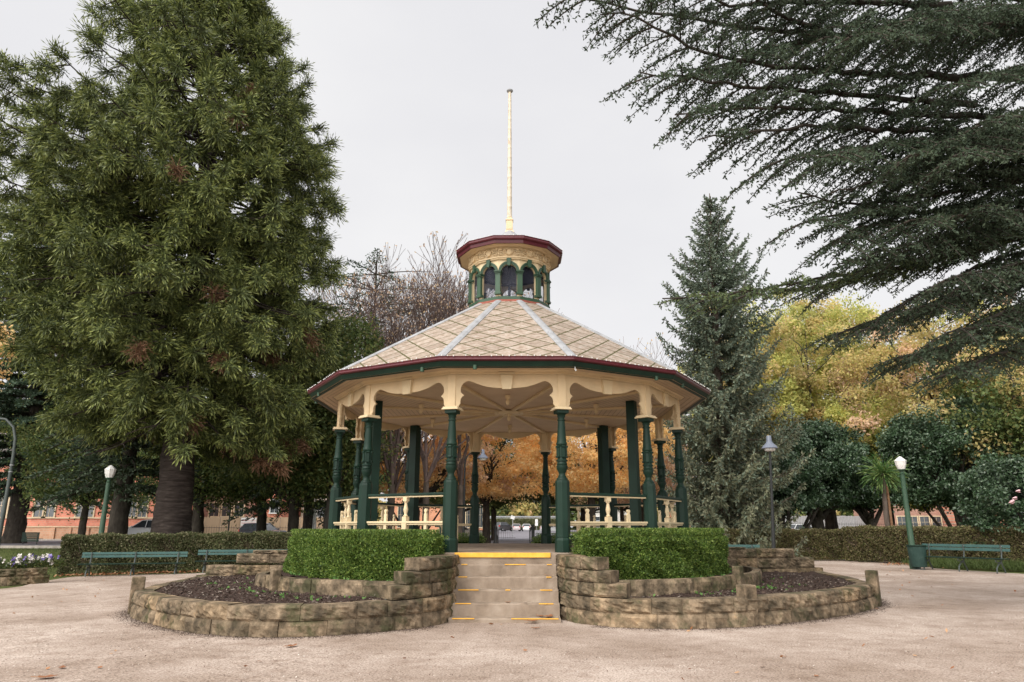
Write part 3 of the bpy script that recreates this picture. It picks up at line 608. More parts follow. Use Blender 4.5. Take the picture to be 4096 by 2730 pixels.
# lantern (cupola)
la = bpy.data.objects.new('lantern', None); link(la, bs)
ringband([(.985, 6.345), (.99, 6.385), (1.0, 6.42), (.93, 6.44)], 'flashing', redlead, la)
ringband([(.90, 6.40), (.995, 6.40), (.995, 6.49), (.985, 6.493), (.985, 6.50), (.955, 6.505), (.90, 6.505)], 'sill', green2, la)
RL = .955; hl = RL*sin(R_(15))
for k in range(12):
    M = side_map(k, RL)
    # arched frame plate: outer rectangle minus arched opening
    ow = .183; spring = 7.105; topz = 7.40; arch = [(ow*cos(pi*i/14), spring+ow*1.05*sin(pi*i/14)) for i in range(15)]
    mb = MB(); vs = []; 
    outer = [(hl, 6.505)]+[(hl, spring)]+[(hl*cos(pi*i/14) if i in (0, 14) else max(-hl, min(hl, 1.5*hl*cos(pi*i/14))), topz) for i in range(1, 14)]+[(-hl, spring), (-hl, 6.505)]
    inner = [(ow, 6.505), (ow, spring-.001)]+arch[1:14]+[(-ow, spring-.001), (-ow, 6.505)]
    n = len(outer); V = [M(a, b, .0) for a, b in outer]+[M(a, b, .0) for a, b in inner]+[M(a, b, -.07) for a, b in inner]
    F = [(i, i+1, n+i+1, n+i) for i in range(n-1)]+[(n+i, n+i+1, 2*n+i+1, 2*n+i) for i in range(n-1)]
    mb.add(V, F); mb.build('frieze_wall', cream2, la)
    w = bpy.data.objects.new('window', None); link(w, la)
    mb = MB()      # arch moulding
    for r0, r1, dd in ((ow-.004, ow+.030, .022), (ow+.032, ow+.062, .036)):
        prev = None
        for i in range(17):
            t = pi*i/16; cs, sn = cos(t), sin(t)
            ring_ = [M(r0*cs, spring+r0*1.05*sn, .001), M(r0*cs, spring+r0*1.05*sn, dd), M(r1*cs, spring+r1*1.05*sn, dd), M(r1*cs, spring+r1*1.05*sn, .001)]
            if prev is not None: mb.add(prev+ring_, [(0, 4, 5, 1), (1, 5, 6, 2), (2, 6, 7, 3)])
            prev = ring_
    mb.build('arch', green2, w, smooth=35)
    mb = MB(); mb.prism([(-.032, spring+.135), (.032, spring+.135), (.055, 7.425), (-.055, 7.425)], M, .002, .065); mb.build('keystone', green2, w, bevel=.004)
    mb = MB(); mb.prism([(-ow, 6.506), (ow, 6.506)]+arch, M, -.06, -.055); glass_o = mb
    mb.build('pane', None, w)
    # pilaster at the corner
    a = R_(15+30*k); px_, py_ = (RL+.005)*sin(a), -(RL+.005)*cos(a); mb = MB()
    mb.box((px_, py_, 6.80), (.118, .085, .50), a); mb.box((px_, py_, 6.575), (.15, .11, .06), a); mb.box((px_, py_, 7.035), (.14, .10, .02), a)
    mb.box((px_, py_, 7.075), (.15, .11, .025), a); mb.box((px_, py_, 7.105), (.18, .14, .028), a); mb.build('pilaster', green2, la, bevel=.005)
    # frieze with roundels
    M2 = side_map(k, RL+.03); h2 = (RL+.03)*sin(R_(15))
    mb = MB(); mb.prism([(-h2, 7.44), (h2, 7.44), (h2, 7.74), (-h2, 7.74)], M2, -.03, .0); mb.build('frieze', cream, la)
    mb = MB()
    c0 = (0, 7.585)
    for r0, r1, dd in ((.0, .062, .035), (.068, .09, .055)):
        prev = None
        for i in range(19):
            t = 2*pi*i/18; pt = [M2(c0[0]+r*cos(t), c0[1]+r*sin(t), d) for r, d in ((r0, .002 if r0 else dd+.008), (r0+.004, dd), (r1-.004, dd), (r1, .002))]
            if prev is not None: mb.add(prev+pt, [(0, 4, 5, 1), (1, 5, 6, 2), (2, 6, 7, 3)])
            prev = pt
    for s_ in (-1, 1):           # scrollwork either side
        for (cx_, cz_, rr_, t0, t1) in ((.135, 7.63, .034, 0, 5.2), (.15, 7.54, .03, 1, 6), (.205, 7.60, .036, -1, 4.4), (.215, 7.52, .022, 0, 6), (.23, 7.665, .02, 0, 6)):
            pts = [M2(s_*(cx_+rr_*cos(t0+(t1-t0)*i/9)), cz_+rr_*sin(t0+(t1-t0)*i/9), .02) for i in range(10)]
            mb.tube(pts, .014, 6)
    mb.build('roundel', cream, la, smooth=50)
ringband([(RL+.015, 7.395), (RL+.045, 7.40), (RL+.05, 7.425), (RL+.075, 7.432), (RL+.075, 7.452), (RL+.03, 7.46)], 'frieze_moulding', cream, la)
ringband([(RL+.03, 7.70), (RL+.07, 7.705), (RL+.10, 7.735), (RL+.14, 7.745)], 'lantern_cornice', cream, la)
ringband([(RL+.05, 7.75), (1.255, 7.70)], 'lantern_soffit', cream, la)
ringband([(1.24, 7.69), (1.275, 7.692), (1.285, 7.77), (1.315, 7.775), (1.335, 7.80), (1.325, 7.835), (1.335, 7.862), (1.30, 7.858), (1.24, 7.83)], 'lantern_gutter', maroon, la)
ringband([(1.31, 7.852), (.30, 8.30), (.16, 8.44), (.11, 8.50)], 'lantern_roof', tin, la)
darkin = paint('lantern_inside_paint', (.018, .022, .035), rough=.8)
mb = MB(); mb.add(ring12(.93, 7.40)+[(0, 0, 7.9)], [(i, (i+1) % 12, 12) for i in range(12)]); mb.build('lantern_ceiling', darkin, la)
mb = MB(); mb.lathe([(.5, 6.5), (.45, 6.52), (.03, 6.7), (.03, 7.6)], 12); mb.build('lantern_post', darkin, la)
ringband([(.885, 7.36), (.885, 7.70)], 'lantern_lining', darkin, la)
# glass
gm = bpy.data.materials.new('dusty_glass'); gm.use_nodes = True; nt = gm.node_tree; b = nt.nodes['Principled BSDF']
b.inputs['Base Color'].default_value = (.10, .11, .16, 1); b.inputs['Roughness'].default_value = .18; b.inputs['Specular IOR Level'].default_value = .4
tr = nn(nt, 'ShaderNodeBsdfTransparent'); ms = nn(nt, 'ShaderNodeMixShader'); n_ = nn(nt, 'ShaderNodeTexNoise'); n_.inputs['Scale'].default_value = 5; n_.inputs['Detail'].default_value = 7
tc_ = nn(nt, 'ShaderNodeTexCoord'); nt.links.new(tc_.outputs['Object'], n_.inputs[0]); r_ = ramp(nt, [(.4, (.08,)*3), (.62, (.14,)*3), (.72, (.30,)*3)]); nt.links.new(n_.outputs[0], r_.inputs[0])
nt.links.new(r_.outputs[0], ms.inputs[0]); nt.links.new(tr.outputs[0], ms.inputs[1]); nt.links.new(b.outputs[0], ms.inputs[2]); nt.links.new(ms.outputs[0], nt.nodes['Material Output'].inputs[0])
for o in COL.objects:
    if o.name.split('.')[0] == 'pane': o.data.materials.clear(); o.data.materials.append(gm)
# flagpole on the lantern
fp = bpy.data.objects.new('flagpole', None); link(fp, bs)
mb = MB(); mb.lathe([(.16, 8.44), (.14, 8.50), (.115, 8.53)], 4, rot=pi/4); mb.box((0, 0, 8.66), (.165, .165, .24)); mb.box((0, 0, 8.80), (.19, .19, .03)); mb.box((0, 0, 8.86), (.13, .13, .10), taper=.7); mb.build('pole_base', cream2, fp, bevel=.005)
pole_m = noise_mat('peeling_pole_paint', [(.3, (.36, .27, .19)), (.45, (.60, .52, .40)), (.7, (.66, .59, .48))], scale=5, detail=8, rough=.6, stretch=(3, 3, 1))
pr = []; 
for i in range(40):
    z = 8.88+(12.47-8.88)*i/39; r = .062-.024*i/39; pr += [(r, z), (r*1.09, z+.012), (r, z+.024)] if i % 3 == 0 else [(r, z)]
mb = MB(); mb.lathe(pr, 12); mb.build('pole_shaft', pole_m, fp, smooth=50)
mb = MB(); mb.lathe([(.03, 12.46), (.075, 12.48), (.085, 12.50), (.085, 12.515), (.06, 12.535), (.02, 12.56)], 16); mb.build('pole_cap', tin, fp, smooth=50)
# fairy lights clipped along both gutters
bulb = MB()
for rad, z, n in ((4.552, 4.268, 22), (1.34, 7.868, 7)):
    for k in range(12):
        M = side_map(k, rad); h = rad*sin(R_(15))
        for i in range(n):
            u = -h+2*h*(i+.5+random.uniform(-.12, .12))/n
            if random.random() < .1: continue
            p = M(u, z+random.uniform(-.006, .006), .004); bulb.lathe([(.003, p[2]-.012), (.011, p[2]-.004), (.011, p[2]+.005), (.003, p[2]+.012)], 6, (p[0], p[1]))
o = bulb.build('string_lights', white, bs); o['kind'] = 'stuff'
mb = MB()     # loose light cable down the right hand roof slope
mb.tube([at(2065, 1182, 15.55), at(2085, 1212, 15.5), at(2078+55, 1200, 15.5)], .004, 4) if False else None
# square inner posts
for x, y, w in ((-2.80, -1.42, .185), (-2.50, 2.35, .21), (2.62, -1.42, .185), (2.45, 2.35, .21)):
    mb = MB(); mb.box((x, y, (PZ+3.98)/2), (w, w, 3.98-PZ), .5 if x*y > 0 else -.5); mb.build('inner_post', green, bs, bevel=.006)
# railings on ten sides
def railing(k):
    r = bpy.data.objects.new('railing', None); link(r, bs); r.location = (0, 0, 0)
    M = side_map(k, RC); H = hw-.09; f = lambda u: M(u, 0, 0)
    def bar(u0, u1, z0, z1, d0, d1, nm, mt, bev=.005, m=None):
        m = m or MB(); m.prism([(u0, z0), (u1, z0), (u1, z1), (u0, z1)], M, d0, d1); return m.build(nm, mt, r, bevel=bev) if nm else m
    bar(-H, H, 1.925, 1.972, -.055, .055, 'top_rail', green, .01); bar(-H, H, 1.898, 1.923, -.035, .035, 'rail_moulding', cream2, .004)
    m = MB(); m = bar(-H, H, 1.443, 1.478, -.05, .05, None, None, m=m); m = bar(-H, H, 1.412, 1.442, -.03, .03, None, None, m=m); m.build('lower_rail', cream2, r, bevel=.005)
    for u in (-.46, .46):
        m = MB(); w = .030; t = pi
        prof = [(u+a_, b_) for a_, b_ in [(-w, PZ), (w, PZ), (w, 1.60), (w*.55, 1.615), (w*.55, 1.625)]+[(w*1.05*cos(q), 1.665+w*1.05*sin(q)) for q in np.linspace(-.9, pi+.9, 12)]+[(-w*.55, 1.625), (-w*.55, 1.615), (-w, 1.60)]]
        m.prism(prof, M, -.022, .022); m.build('picket', cream2, r)
    p = M(0, 0, 0); m = MB(); a = R_(30*k); m.box((p[0], p[1], (PZ+1.56)/2), (.095, .095, 1.56-PZ), a)
    m.lathe([(.035, 1.56), (.045, 1.575), (.03, 1.59), (.026, 1.61), (.042, 1.66), (.044, 1.69), (.036, 1.73), (.026, 1.78), (.026, 1.80), (.038, 1.81), (.038, 1.825), (.03, 1.83)], 14, (p[0], p[1])); m.box((p[0], p[1], 1.865), (.085, .085, .07), a)
    m.build('baluster', cream2, r, smooth=35)
for k in (1, 2, 3, 4, 5, 7, 8, 9, 10, 11): railing(k)
mb = MB()      # small hook under the fascia beside the steps
mb.tube([(1.20, -4.28, 4.09), (1.20, -4.28, 4.04), (1.215, -4.28, 4.02), (1.225, -4.28, 4.03), (1.215, -4.28, 4.045)], .006, 6); mb.build('hook', white, bs)

# ------------------------------------------------------------------ VEGETATION
def hedge_arc(r0, r1, a0, a1, z0, z1, label, n, seed):
    g = np.random.default_rng(seed); t = thing('box_hedge', label, 'hedge', group='clipped box hedges around the bandstand')
    A_ = np.radians(np.linspace(a0, a1, 40)); ins = .12; mb = MB(); vs = []; fs = []
    for a in A_:
        for r, z in ((r0+ins, z0), (r1-ins, z0), (r1-ins, z1-ins), (r0+ins, z1-ins)): vs.append((r*sin(a), -r*cos(a), z))
    for i in range(39):
        for k in range(4): fs.append((4*i+k, 4*i+(k+1) % 4, 4*i+4+(k+1) % 4, 4*i+4+k))
    fs += [(0, 1, 2, 3), (159, 158, 157, 156)]; mb.add(vs, fs); mb.build('branches', corebox, t)
    # leaves over the outer shell: front, top, back, ends
    al = np.radians(abs(a1-a0)); w = np.array([r1*al*(z1-z0), (r1-r0)*al*r1, r0*al*(z1-z0)*.35, (r1-r0)*(z1-z0)*2]); w /= w.sum(); pick = g.choice(4, n, p=w)
    a = np.radians(g.uniform(a0, a1, n)); r = g.uniform(r0, r1, n); z = g.uniform(z0, z1, n)
    bump_ = .035*np.sin(a*31+seed)+.03*np.sin(a*13+z*9)+.02*np.sin(z*17+a*47)
    dep = np.abs(g.normal(size=n))*(.045+.05*(np.sin(a*41+z*23+seed)*np.sin(z*31+a*17) > .25))
    r = np.where(pick == 0, r1+bump_-dep, r); z = np.where(pick == 1, z1+bump_*.8-dep, z); r = np.where(pick == 2, r0-bump_*.5, r)
    da = .05/r1; a = np.where(pick == 3, np.radians(np.where(g.random(n) < .5, a0, a1))+g.normal(size=n)*da, a)
    # rounded shoulders
    k_ = np.clip((z-(z1-.10))/.10, 0, 1)*np.clip((r-(r1-.12))/.12, 0, 1); r = r-k_*.05; z = z-k_*.05
    out = np.stack([np.sin(a), -np.cos(a), np.zeros(n)], 1); nrm = np.where((pick == 1)[:, None], [0, 0, 1.], out*np.where(pick == 2, -1, 1)[:, None])
    C = np.stack([r*np.sin(a), -r*np.cos(a), z], 1); D = nrm*.6+rdir(n)*.9+np.array([0, 0, .35])
    leaves('foliage', C, D, g.uniform(.024, .052, n), g.uniform(.016, .031, n), L_box, t)
    # loose shoots along the top
    m = n//45; a = np.radians(g.uniform(a0, a1, m)); r = g.uniform(r0+.1, r1, m); C = np.stack([r*np.sin(a), -r*np.cos(a), np.full(m, z1)], 1)
    k = 7; CC = np.repeat(C, k, 0)+np.tile(np.arange(k)[:, None]*[[0, 0, .016]], (m, 1)); 
    o = leaves('shoots', CC, rdir(m*k)*.8+[0, 0, .7], .032, .02, L_box, t)
hedge_arc(3.98, 4.66, -74, -16.5, .50, 1.22, 'bright green clipped box hedge left of the steps', 85000, 3)
hedge_arc(3.98, 4.62, 16.8, 86, .50, 1.25, 'bright green clipped box hedge right of the steps', 95000, 4)
hedge_arc(4.0, 4.6, 190, 213, .3, 1.12, 'short box hedge behind the bandstand, left of the rear opening', 9000, 5)
hedge_arc(4.0, 4.6, 147, 170, .3, 1.12, 'short box hedge behind the bandstand, right of the rear opening', 9000, 6)

def hedge_line(path, w, h, label, mat, core, n, seed, name='park_hedge', ls=(.05, .085), sparse=0):
    g = np.random.default_rng(seed); t = thing(name, label, 'hedge', group='loose brownish hedges behind the benches')
    P = np.array(path, float); sl = np.linalg.norm(np.diff(P, axis=0), axis=1); S = np.concatenate([[0], np.cumsum(sl)])
    def pos(s):
        x = np.interp(s, S, P[:, 0]); y = np.interp(s, S, P[:, 1]); x2 = np.interp(s+.1, S, P[:, 0]); y2 = np.interp(s+.1, S, P[:, 1]); x1 = np.interp(s-.1, S, P[:, 0]); y1 = np.interp(s-.1, S, P[:, 1])
        d = np.stack([x2-x1, y2-y1], -1); d /= np.linalg.norm(d, axis=-1, keepdims=True)+1e-9; return np.stack([x, y], -1), np.stack([d[..., 1], -d[..., 0]], -1)
    ss = np.linspace(0, S[-1], 30); p, nrm = pos(ss); mb = MB(); vs = []; fs = []; i0 = .12
    for q, n_ in zip(p, nrm):
        g0 = gz(q[0], q[1])
        for o_, z in ((-i0, .12), (-w+i0, .12), (-w+i0, h-i0), (-i0, h-i0)): vs.append((q[0]+n_[0]*o_, q[1]+n_[1]*o_, g0+z))
    for i in range(29):
        for k in range(4): fs.append((4*i+k, 4*i+(k+1) % 4, 4*i+4+(k+1) % 4, 4*i+4+k))
    fs += [(0, 1, 2, 3), (119, 118, 117, 116)]; mb.add(vs, fs); 
    if not sparse: mb.build('branches', core, t)
    s = g.uniform(0, S[-1], n); q, nr = pos(s); pick = g.choice(4, n, p=[.56, .3, .04, .10] if not sparse else [.3, .2, .3, .2]); z = g.uniform(.04, h, n)
    bmp = .05*np.sin(s*5+seed)+.05*np.sin(s*2.1+z*6)+.03*np.sin(z*11+s*9); dep = np.abs(g.normal(size=n))*.07
    if sparse: dep = dep*3
    o_ = np.where(pick == 0, bmp-dep, np.where(pick == 2, -w-bmp, -g.uniform(0, w, n))); z = np.where(pick == 1, h+bmp*.6-dep, z)
    s2 = np.where(pick == 3, np.where(g.random(n) < .5, 0, S[-1])+g.normal(size=n)*.06, s); q2, nr2 = pos(s2); q = np.where((pick == 3)[:, None], q2, q); nr = np.where((pick == 3)[:, None], nr2, nr)
    x = q[:, 0]+nr[:, 0]*o_; y = q[:, 1]+nr[:, 1]*o_; gg = np.array([gz(a, b) for a, b in zip(x, y)])
    D = np.where((pick == 1)[:, None], [0, 0, 1.], np.stack([nr[:, 0], nr[:, 1], np.zeros(n)], 1))*.5+rdir(n)+[0, 0, .2]
    leaves('foliage', np.stack([x, y, z+gg], 1), D, g.uniform(*ls, n), g.uniform(ls[0]*.6, ls[1]*.62, n), mat, t)
    # bare twigs poking through
    m = 500; s = g.uniform(0, S[-1], m); q, nr = pos(s); oo = -g.uniform(0, w*.5, m); A_ = np.stack([q[:, 0]+nr[:, 0]*oo, q[:, 1]+nr[:, 1]*oo, np.array([gz(a, b) for a, b in q])+g.uniform(.02, h*.8, m)], 1)
    B_ = A_+rdir(m)*[.25, .2, .15]+[0, 0, .22]; segs('twigs', A_, B_, .007, .003, twig, t, 3)
hedge_line([(-14.7, 7.9), (-11.5, 9.0), (-8.0, 10.0), (-4.6, 10.6)], .9, 1.22, 'long olive-brown hedge behind the two left benches', L_olive, corebrown, 60000, 8)
hedge_line([(6.0, 12.6), (9.6, 14.0), (12.4, 14.6), (15.4, 14.5), (17.5, 14.2)], .8, 1.22, 'brown-green hedge between the bandstand and the right path', L_brown, corebrown, 66000, 9)
hedge_line([(13.9, 14.2), (15.6, 11.6), (17.6, 9.4), (19.0, 7.9)], .9, 1.35, 'scraggly brown hedge behind the bin and right bench', L_brown, corebrown, 42000, 10)

class Wood:
    """collects branch segments"""
    def __init__(s): s.A = []; s.B = []; s.ra = []; s.rb = []
    def path(s, pts, r0, r1):
        pts = [np.asarray(p, float) for p in pts]; n = len(pts)-1
        for i in range(n):
            s.A.append(pts[i]); s.B.append(pts[i+1]); s.ra.append(r0+(r1-r0)*i/n); s.rb.append(r0+(r1-r0)*(i+1)/n)
    def build(s, name, mat, parent, sides=5): return segs(name, np.array(s.A), np.array(s.B), np.array(s.ra), np.array(s.rb), mat, parent, sides)
def trunk_mesh(parent, pts, rad, mat, n=14, name='trunk', flare=1.35):
    rad = list(rad); mb = MB(); pts = [np.array(p, float) for p in pts]
    # subdivide and roughen
    P = []; Rr = []
    for i in range(len(pts)-1):
        for k in range(5): f = k/5; P.append(pts[i]*(1-f)+pts[i+1]*f); Rr.append(rad[i]*(1-f)+rad[i+1]*f)
    P.append(pts[-1]); Rr.append(rad[-1]); Rr[0] *= flare; Rr[1] *= 1+(flare-1)*.35
    mb.tube(P, Rr, n); 
    for i, v in enumerate(mb.v):
        k = i//n; c = P[min(k, len(P)-1)]; w = 1+.07*sin(i*2.3+k*.7)+random.uniform(-.04, .04); mb.v[i] = (c[0]+(v[0]-c[0])*w, c[1]+(v[1]-c[1])*w, v[2])
    return mb.build(name, mat, parent, smooth=60)

# ---- big bunya pine on the left
def bunya():
    g = np.random.default_rng(21); bx, by = -12.85, 11.6; k = 28/25.
    t = thing('bunya_pine', 'huge dark green bunya pine with drooping tufted branches left of the bandstand', 'tree')
    zt = 27.; ax = lambda z: np.array([bx-.55*(z/27.), by, z])
    trunk_mesh(t, [ax(-.3), ax(1.2), ax(3), ax(8), ax(16), ax(22), ax(zt)], [.84, .70, .62, .52, .36, .22, .05], ringbark, 20, flare=1.22)
    # half-width of the crown to the left and right by height
    hz = np.array([2.2, 4.3, 7.3, 9.6, 13.5, 17.4, 19.2, 21.1, 23.5, 25.1, 26.4, 27.6])
    lw = np.array([2.6, 3.6, 5.8, 8.0, 9.1, 8.6, 7.8, 6.9, 5.4, 3.9, 2.3, .5]); rw = np.array([3.6, 5.0, 5.6, 5.9, 5.9, 5.5, 5.0, 4.2, 2.9, 1.9, 1.2, .4])
    wood = Wood(); tips = []
    z = 4.0; 
    while z < 27:
        nb = int(g.integers(11, 15)) if z > 9 else int(g.integers(10, 13)) if z > 6 else int(g.integers(6, 8))
        a0 = g.uniform(0, 6.28)
        for b in range(nb):
            a = a0+2*pi*b/nb+g.normal()*.18; zz = z+g.uniform(-.3, .3); s = cos(a)
            rise = np.interp(zz, [3, 8, 14, 20, 26], [-.10, .0, .12, .28, .5]); droop = np.interp(zz, [3, 8, 14, 20, 26], [.50, .42, .32, .16, .06]); zt_ = zz
            for _ in range(4): L = np.interp(zt_, hz, rw)*(1+s)/2+np.interp(zt_, hz, lw)*(1-s)/2; zt_ = zz+(rise-droop+.12)*L
            L *= g.uniform(.76, 1.02)
            if 17.6 < zz < 20.2 and s < -.15 and g.random() < .55: L *= .55     # thin patch where the branches show
            d = np.array([cos(a), sin(a), 0]); pts = []
            side = np.array([-sin(a), cos(a), 0])*g.normal()*.07
            for i in range(7):
                f = i/6; pts.append(ax(zz)+d*L*f+np.array([0, 0, L*(rise*f-droop*f*f+.12*max(0, f-.75)*4*f)])+side*L*f*f)
            if pts[-1][2] < 3.5: continue
            wood.path(pts, .06, .02)
            base_f = .36 if zz > 15 else .22
            nt_ = max(3, int(L*1.0))
            for q in range(nt_):
                f = 1-(1-base_f)*q/nt_*1.0; i = min(5, int(f*6)); w_ = f*6-i; p = pts[i]*(1-w_)+pts[i+1]*w_; dr = unit((pts[i+1]-pts[i])[None])[0]
                if q: 
                    off = np.array([-sin(a), cos(a), 0])*g.choice([-1, 1])*g.uniform(.3, .95)+d*.25+[0, 0, -g.uniform(.0, .55)]
                    p2 = p+off; wood.path([p, p+off*.5+[0, 0, .06], p2], .028, .016); p = p2; dr = unit((off+d*.6)[None])[0]
                if p[2] < 3.3 or (p[2] < 4.6 and p[0] < -11.5 and p[1] < by) : continue
                tips.append((p, dr, g.uniform(.75, 1.2)))
                if zz < 17 and g.random() < .6 and p[2] > 4.9: tips.append((p+[g.normal()*.25, g.normal()*.25, -g.uniform(.55, 1.0)], unit(np.array([[dr[0]*.5, dr[1]*.5, -.7]]))[0], g.uniform(.7, 1.1)))
        z += g.uniform(.55, .72)
    wood.build('branches', ringbark, t, 5)
    # tufts of long cord-like shoots
    T = np.array([x[0] for x in tips]); TD = np.array([x[1] for x in tips]); SZ = np.array([x[2] for x in tips]); nT = len(T); m = 116
    ci = np.repeat(np.arange(nT), m); n = len(ci); u = g.random(n)
    # shoots leave the branch over the last metre and sweep outwards then down
    sd = unit(rdir(n)+TD[ci]*.55+[0, 0, .25]); L = SZ[ci]*g.uniform(.36, .62, n)*(1-.25*u)
    start = T[ci]-TD[ci]*(u*SZ[ci]*.6)[:, None]+g.normal(size=(n, 3))*.05; 
    dead = (g.random(nT) < np.interp(T[:, 2], [3, 9, 14, 27], [.06, .025, .006, .0]))[ci]
    C = []; D = []; Ls = []; Ws = []; mi = []; p = start.copy(); k_ = 3
    droopk = np.where(T[ci, 2] < 14, .95, .65)
    for j in range(k_):
        dd = unit(sd+np.array([0, 0, -1.])*(droopk*(j*.75-.15))[:, None]+np.array([0, 0, .62])*(j == k_-1)); l = L/k_
        C.append(p.copy()); D.append(dd); Ls.append(l*1.35); Ws.append(np.full(n, .040)); p = p+dd*l[:, None]; mi.append(np.where(dead, 1, 2 if j == k_-1 else 0))
    leaves('foliage', np.concatenate(C), np.concatenate(D), np.concatenate(Ls), np.concatenate(Ws), [L_bunya, L_dead, L_bunyatip], t, np.concatenate(mi))
    print('bunya tufts', nT, 'leaves', n*k_)
bunya()

# ---- big cedar whose limbs reach in from the right
def cedar():
    g = np.random.default_rng(5); t = thing('cedar_tree', 'large dark cedar reaching in from the right with layered drooping branches', 'tree')
    tx, ty = 12.9, -2.2
    trunk_mesh(t, [(tx, ty, -.2), (tx, ty, 2), (tx-.1, ty, 6), (tx, ty+.1, 11), (tx, ty, 18)], [.62, .52, .42, .32, .12], bark, 16)
    limbs = []
    def L(*p, r=.085, dens=1., droop=.3, lit=0, sp=1.): limbs.append(([at(*q) for q in p], r, dens, droop, lit, sp))
    L((2275, -12, 9.6), (2420, 8, 10), (2620, 60, 10.5), (2830, 86, 11), (3080, 122, 11.6), (3330, 138, 12.3), (3700, 120, 13), (4250, 130, 14), r=.10)
    L((2400, 60, 9.9), (2490, 22, 9.9), (2650, 125, 10.2), (2780, 208, 10.6), (2955, 236, 11), (3130, 268, 11.5), (3290, 290, 12), (3600, 300, 13), (4250, 320, 14), r=.11)
    L((2700, 330, 10.2), (2840, 270, 10.6), (2970, 245, 10.9), (3100, 190, 11.4), (3330, 140, 12.2), r=.06)
    L((2960, -60, 10), (3020, 6, 10.4), (3145, 66, 11), (3290, 126, 11.8), r=.06)
    L((2610, -70, 9.4), (2760, -10, 10), (2950, 20, 10.5), (3250, 10, 11.5), (3800, 20, 13), r=.08)
    L((3020, -120, 10), (3300, -60, 11), (3700, -20, 12.5), (4200, 0, 14), r=.08)
    L((2560, 290, 9.9), (2680, 300, 10.2), (2860, 340, 10.6), (3050, 350, 11), (3400, 380, 12), (3900, 420, 13.5), r=.08)
    L((2700, 460, 10), (2860, 440, 10.4), (3100, 430, 11), (3500, 450, 12.4), (4200, 480, 14), r=.09)
    L((2790, 560, 10.2), (2950, 530, 10.6), (3200, 500, 11.2), (3600, 520, 12.5), (4250, 560, 14), r=.09)
    L((3080, 660, 10.4), (3200, 620, 10.8), (3450, 580, 11.6), (3800, 600, 12.9), (4300, 640, 14), r=.08)
    L((3190, 770, 10.6), (3250, 800, 10.8), (3330, 830, 11.2), (3600, 800, 12), (3950, 740, 13), (4350, 700, 14), r=.08, droop=.15)
    L((3190, 900, 10.6), (3250, 880, 10.9), (3360, 860, 11.3), (3650, 850, 12.2), (4200, 800, 13.8), r=.07, droop=.22)
    L((3330, 985, 10.8), (3370, 940, 11), (3450, 900, 11.5), (3700, 880, 12.4), (4200, 840, 13.8), r=.06, droop=.3)
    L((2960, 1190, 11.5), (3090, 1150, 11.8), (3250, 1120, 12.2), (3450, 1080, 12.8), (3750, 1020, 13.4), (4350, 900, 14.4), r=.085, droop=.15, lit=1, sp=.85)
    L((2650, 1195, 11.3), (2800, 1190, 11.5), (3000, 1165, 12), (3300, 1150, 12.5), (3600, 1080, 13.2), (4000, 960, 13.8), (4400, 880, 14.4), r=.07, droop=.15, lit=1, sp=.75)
    L((3330, 1340, 12.2), (3420, 1310, 12.4), (3550, 1270, 12.8), (3750, 1200, 13.2), (4000, 1080, 13.9), (4400, 960, 14.4), r=.06, droop=.25, sp=.85)
    L((3420, 1330, 11.4), (3580, 1240, 11.7), (3720, 1150, 12.3), (4000, 1030, 13.4), (4400, 920, 14.4), r=.05, droop=.3, sp=.85)
    L((3330, 1060, 11), (3500, 1030, 11.4), (3750, 980, 12.3), (4050, 900, 13.4), (4400, 850, 14.4), r=.05, droop=.3, sp=.9)
    L((3590, 1430, 11.2), (3720, 1415, 11.6), (3900, 1350, 12.3), (4150, 1220, 13.2), (4500, 1100, 14.3), r=.07, droop=.2, sp=1)
    L((3660, 1230, 11), (3780, 1200, 11.4), (3950, 1150, 12.2), (4250, 1050, 13.6), (4500, 1000, 14.4), r=.055, droop=.3, sp=1)
    L((3760, 1510, 11), (3880, 1465, 11.4), (4020, 1400, 12.1), (4300, 1290, 13.4), (4600, 1200, 14.4), r=.06, droop=.3, sp=1)
    L((3800, 1330, 10.6), (3920, 1290, 11), (4080, 1230, 11.8), (4350, 1120, 13.4), (4600, 1060, 14.4), r=.05, droop=.3, sp=1)
    L((3780, 1120, 10.4), (3900, 1090, 10.8), (4080, 1050, 11.6), (4400, 1000, 13.6), r=.05, droop=.35)
    L((3640, 880, 10.4), (3800, 870, 10.8), (4000, 850, 11.6), (4350, 830, 13.6), r=.05, droop=.35)
    L((3350, 760, 10.6), (3550, 720, 11.2), (3850, 700, 12.4), (4250, 720, 13.8), r=.07)
    L((3500, 1010, 10.8), (3700, 960, 11.5), (3950, 900, 12.6), (4300, 860, 14), r=.07, sp=.9)
    for _ in range(11):
        u = g.uniform(3050, 3900); v = g.uniform(60, 640); v = max(v, 900-(u-2900)*1.0 if False else v)
        if v > (u-2700)*1.15+150: continue
        L((u, v+60, g.uniform(9.6, 11.2)), (u+200, v+15, 11.4), (u+500, v-20, 12.4), (4400, v+20, 14), r=.06)
    wood = Wood(); C = []; D = []; LIT = []
    for pts, r, dens, droop, lit, sp in limbs:
        pts = np.array(pts)[::-1]; sl = np.linalg.norm(np.diff(pts, axis=0), axis=1); S = np.concatenate([[0], np.cumsum(sl)]); T_ = S[-1]
        # smooth resample with small kinks
        s = np.linspace(0, T_, max(8, int(T_/.35))); P = np.stack([np.interp(s, S, pts[:, k]) for k in range(3)], 1)
        for _ in range(2): P[1:-1] = (P[:-2]+2*P[1:-1]+P[2:])/4
        P[1:-1] += g.normal(size=P[1:-1].shape)*.025
        wood.path(P, r, .012); n = len(P); side = 1
        st = T_*.06
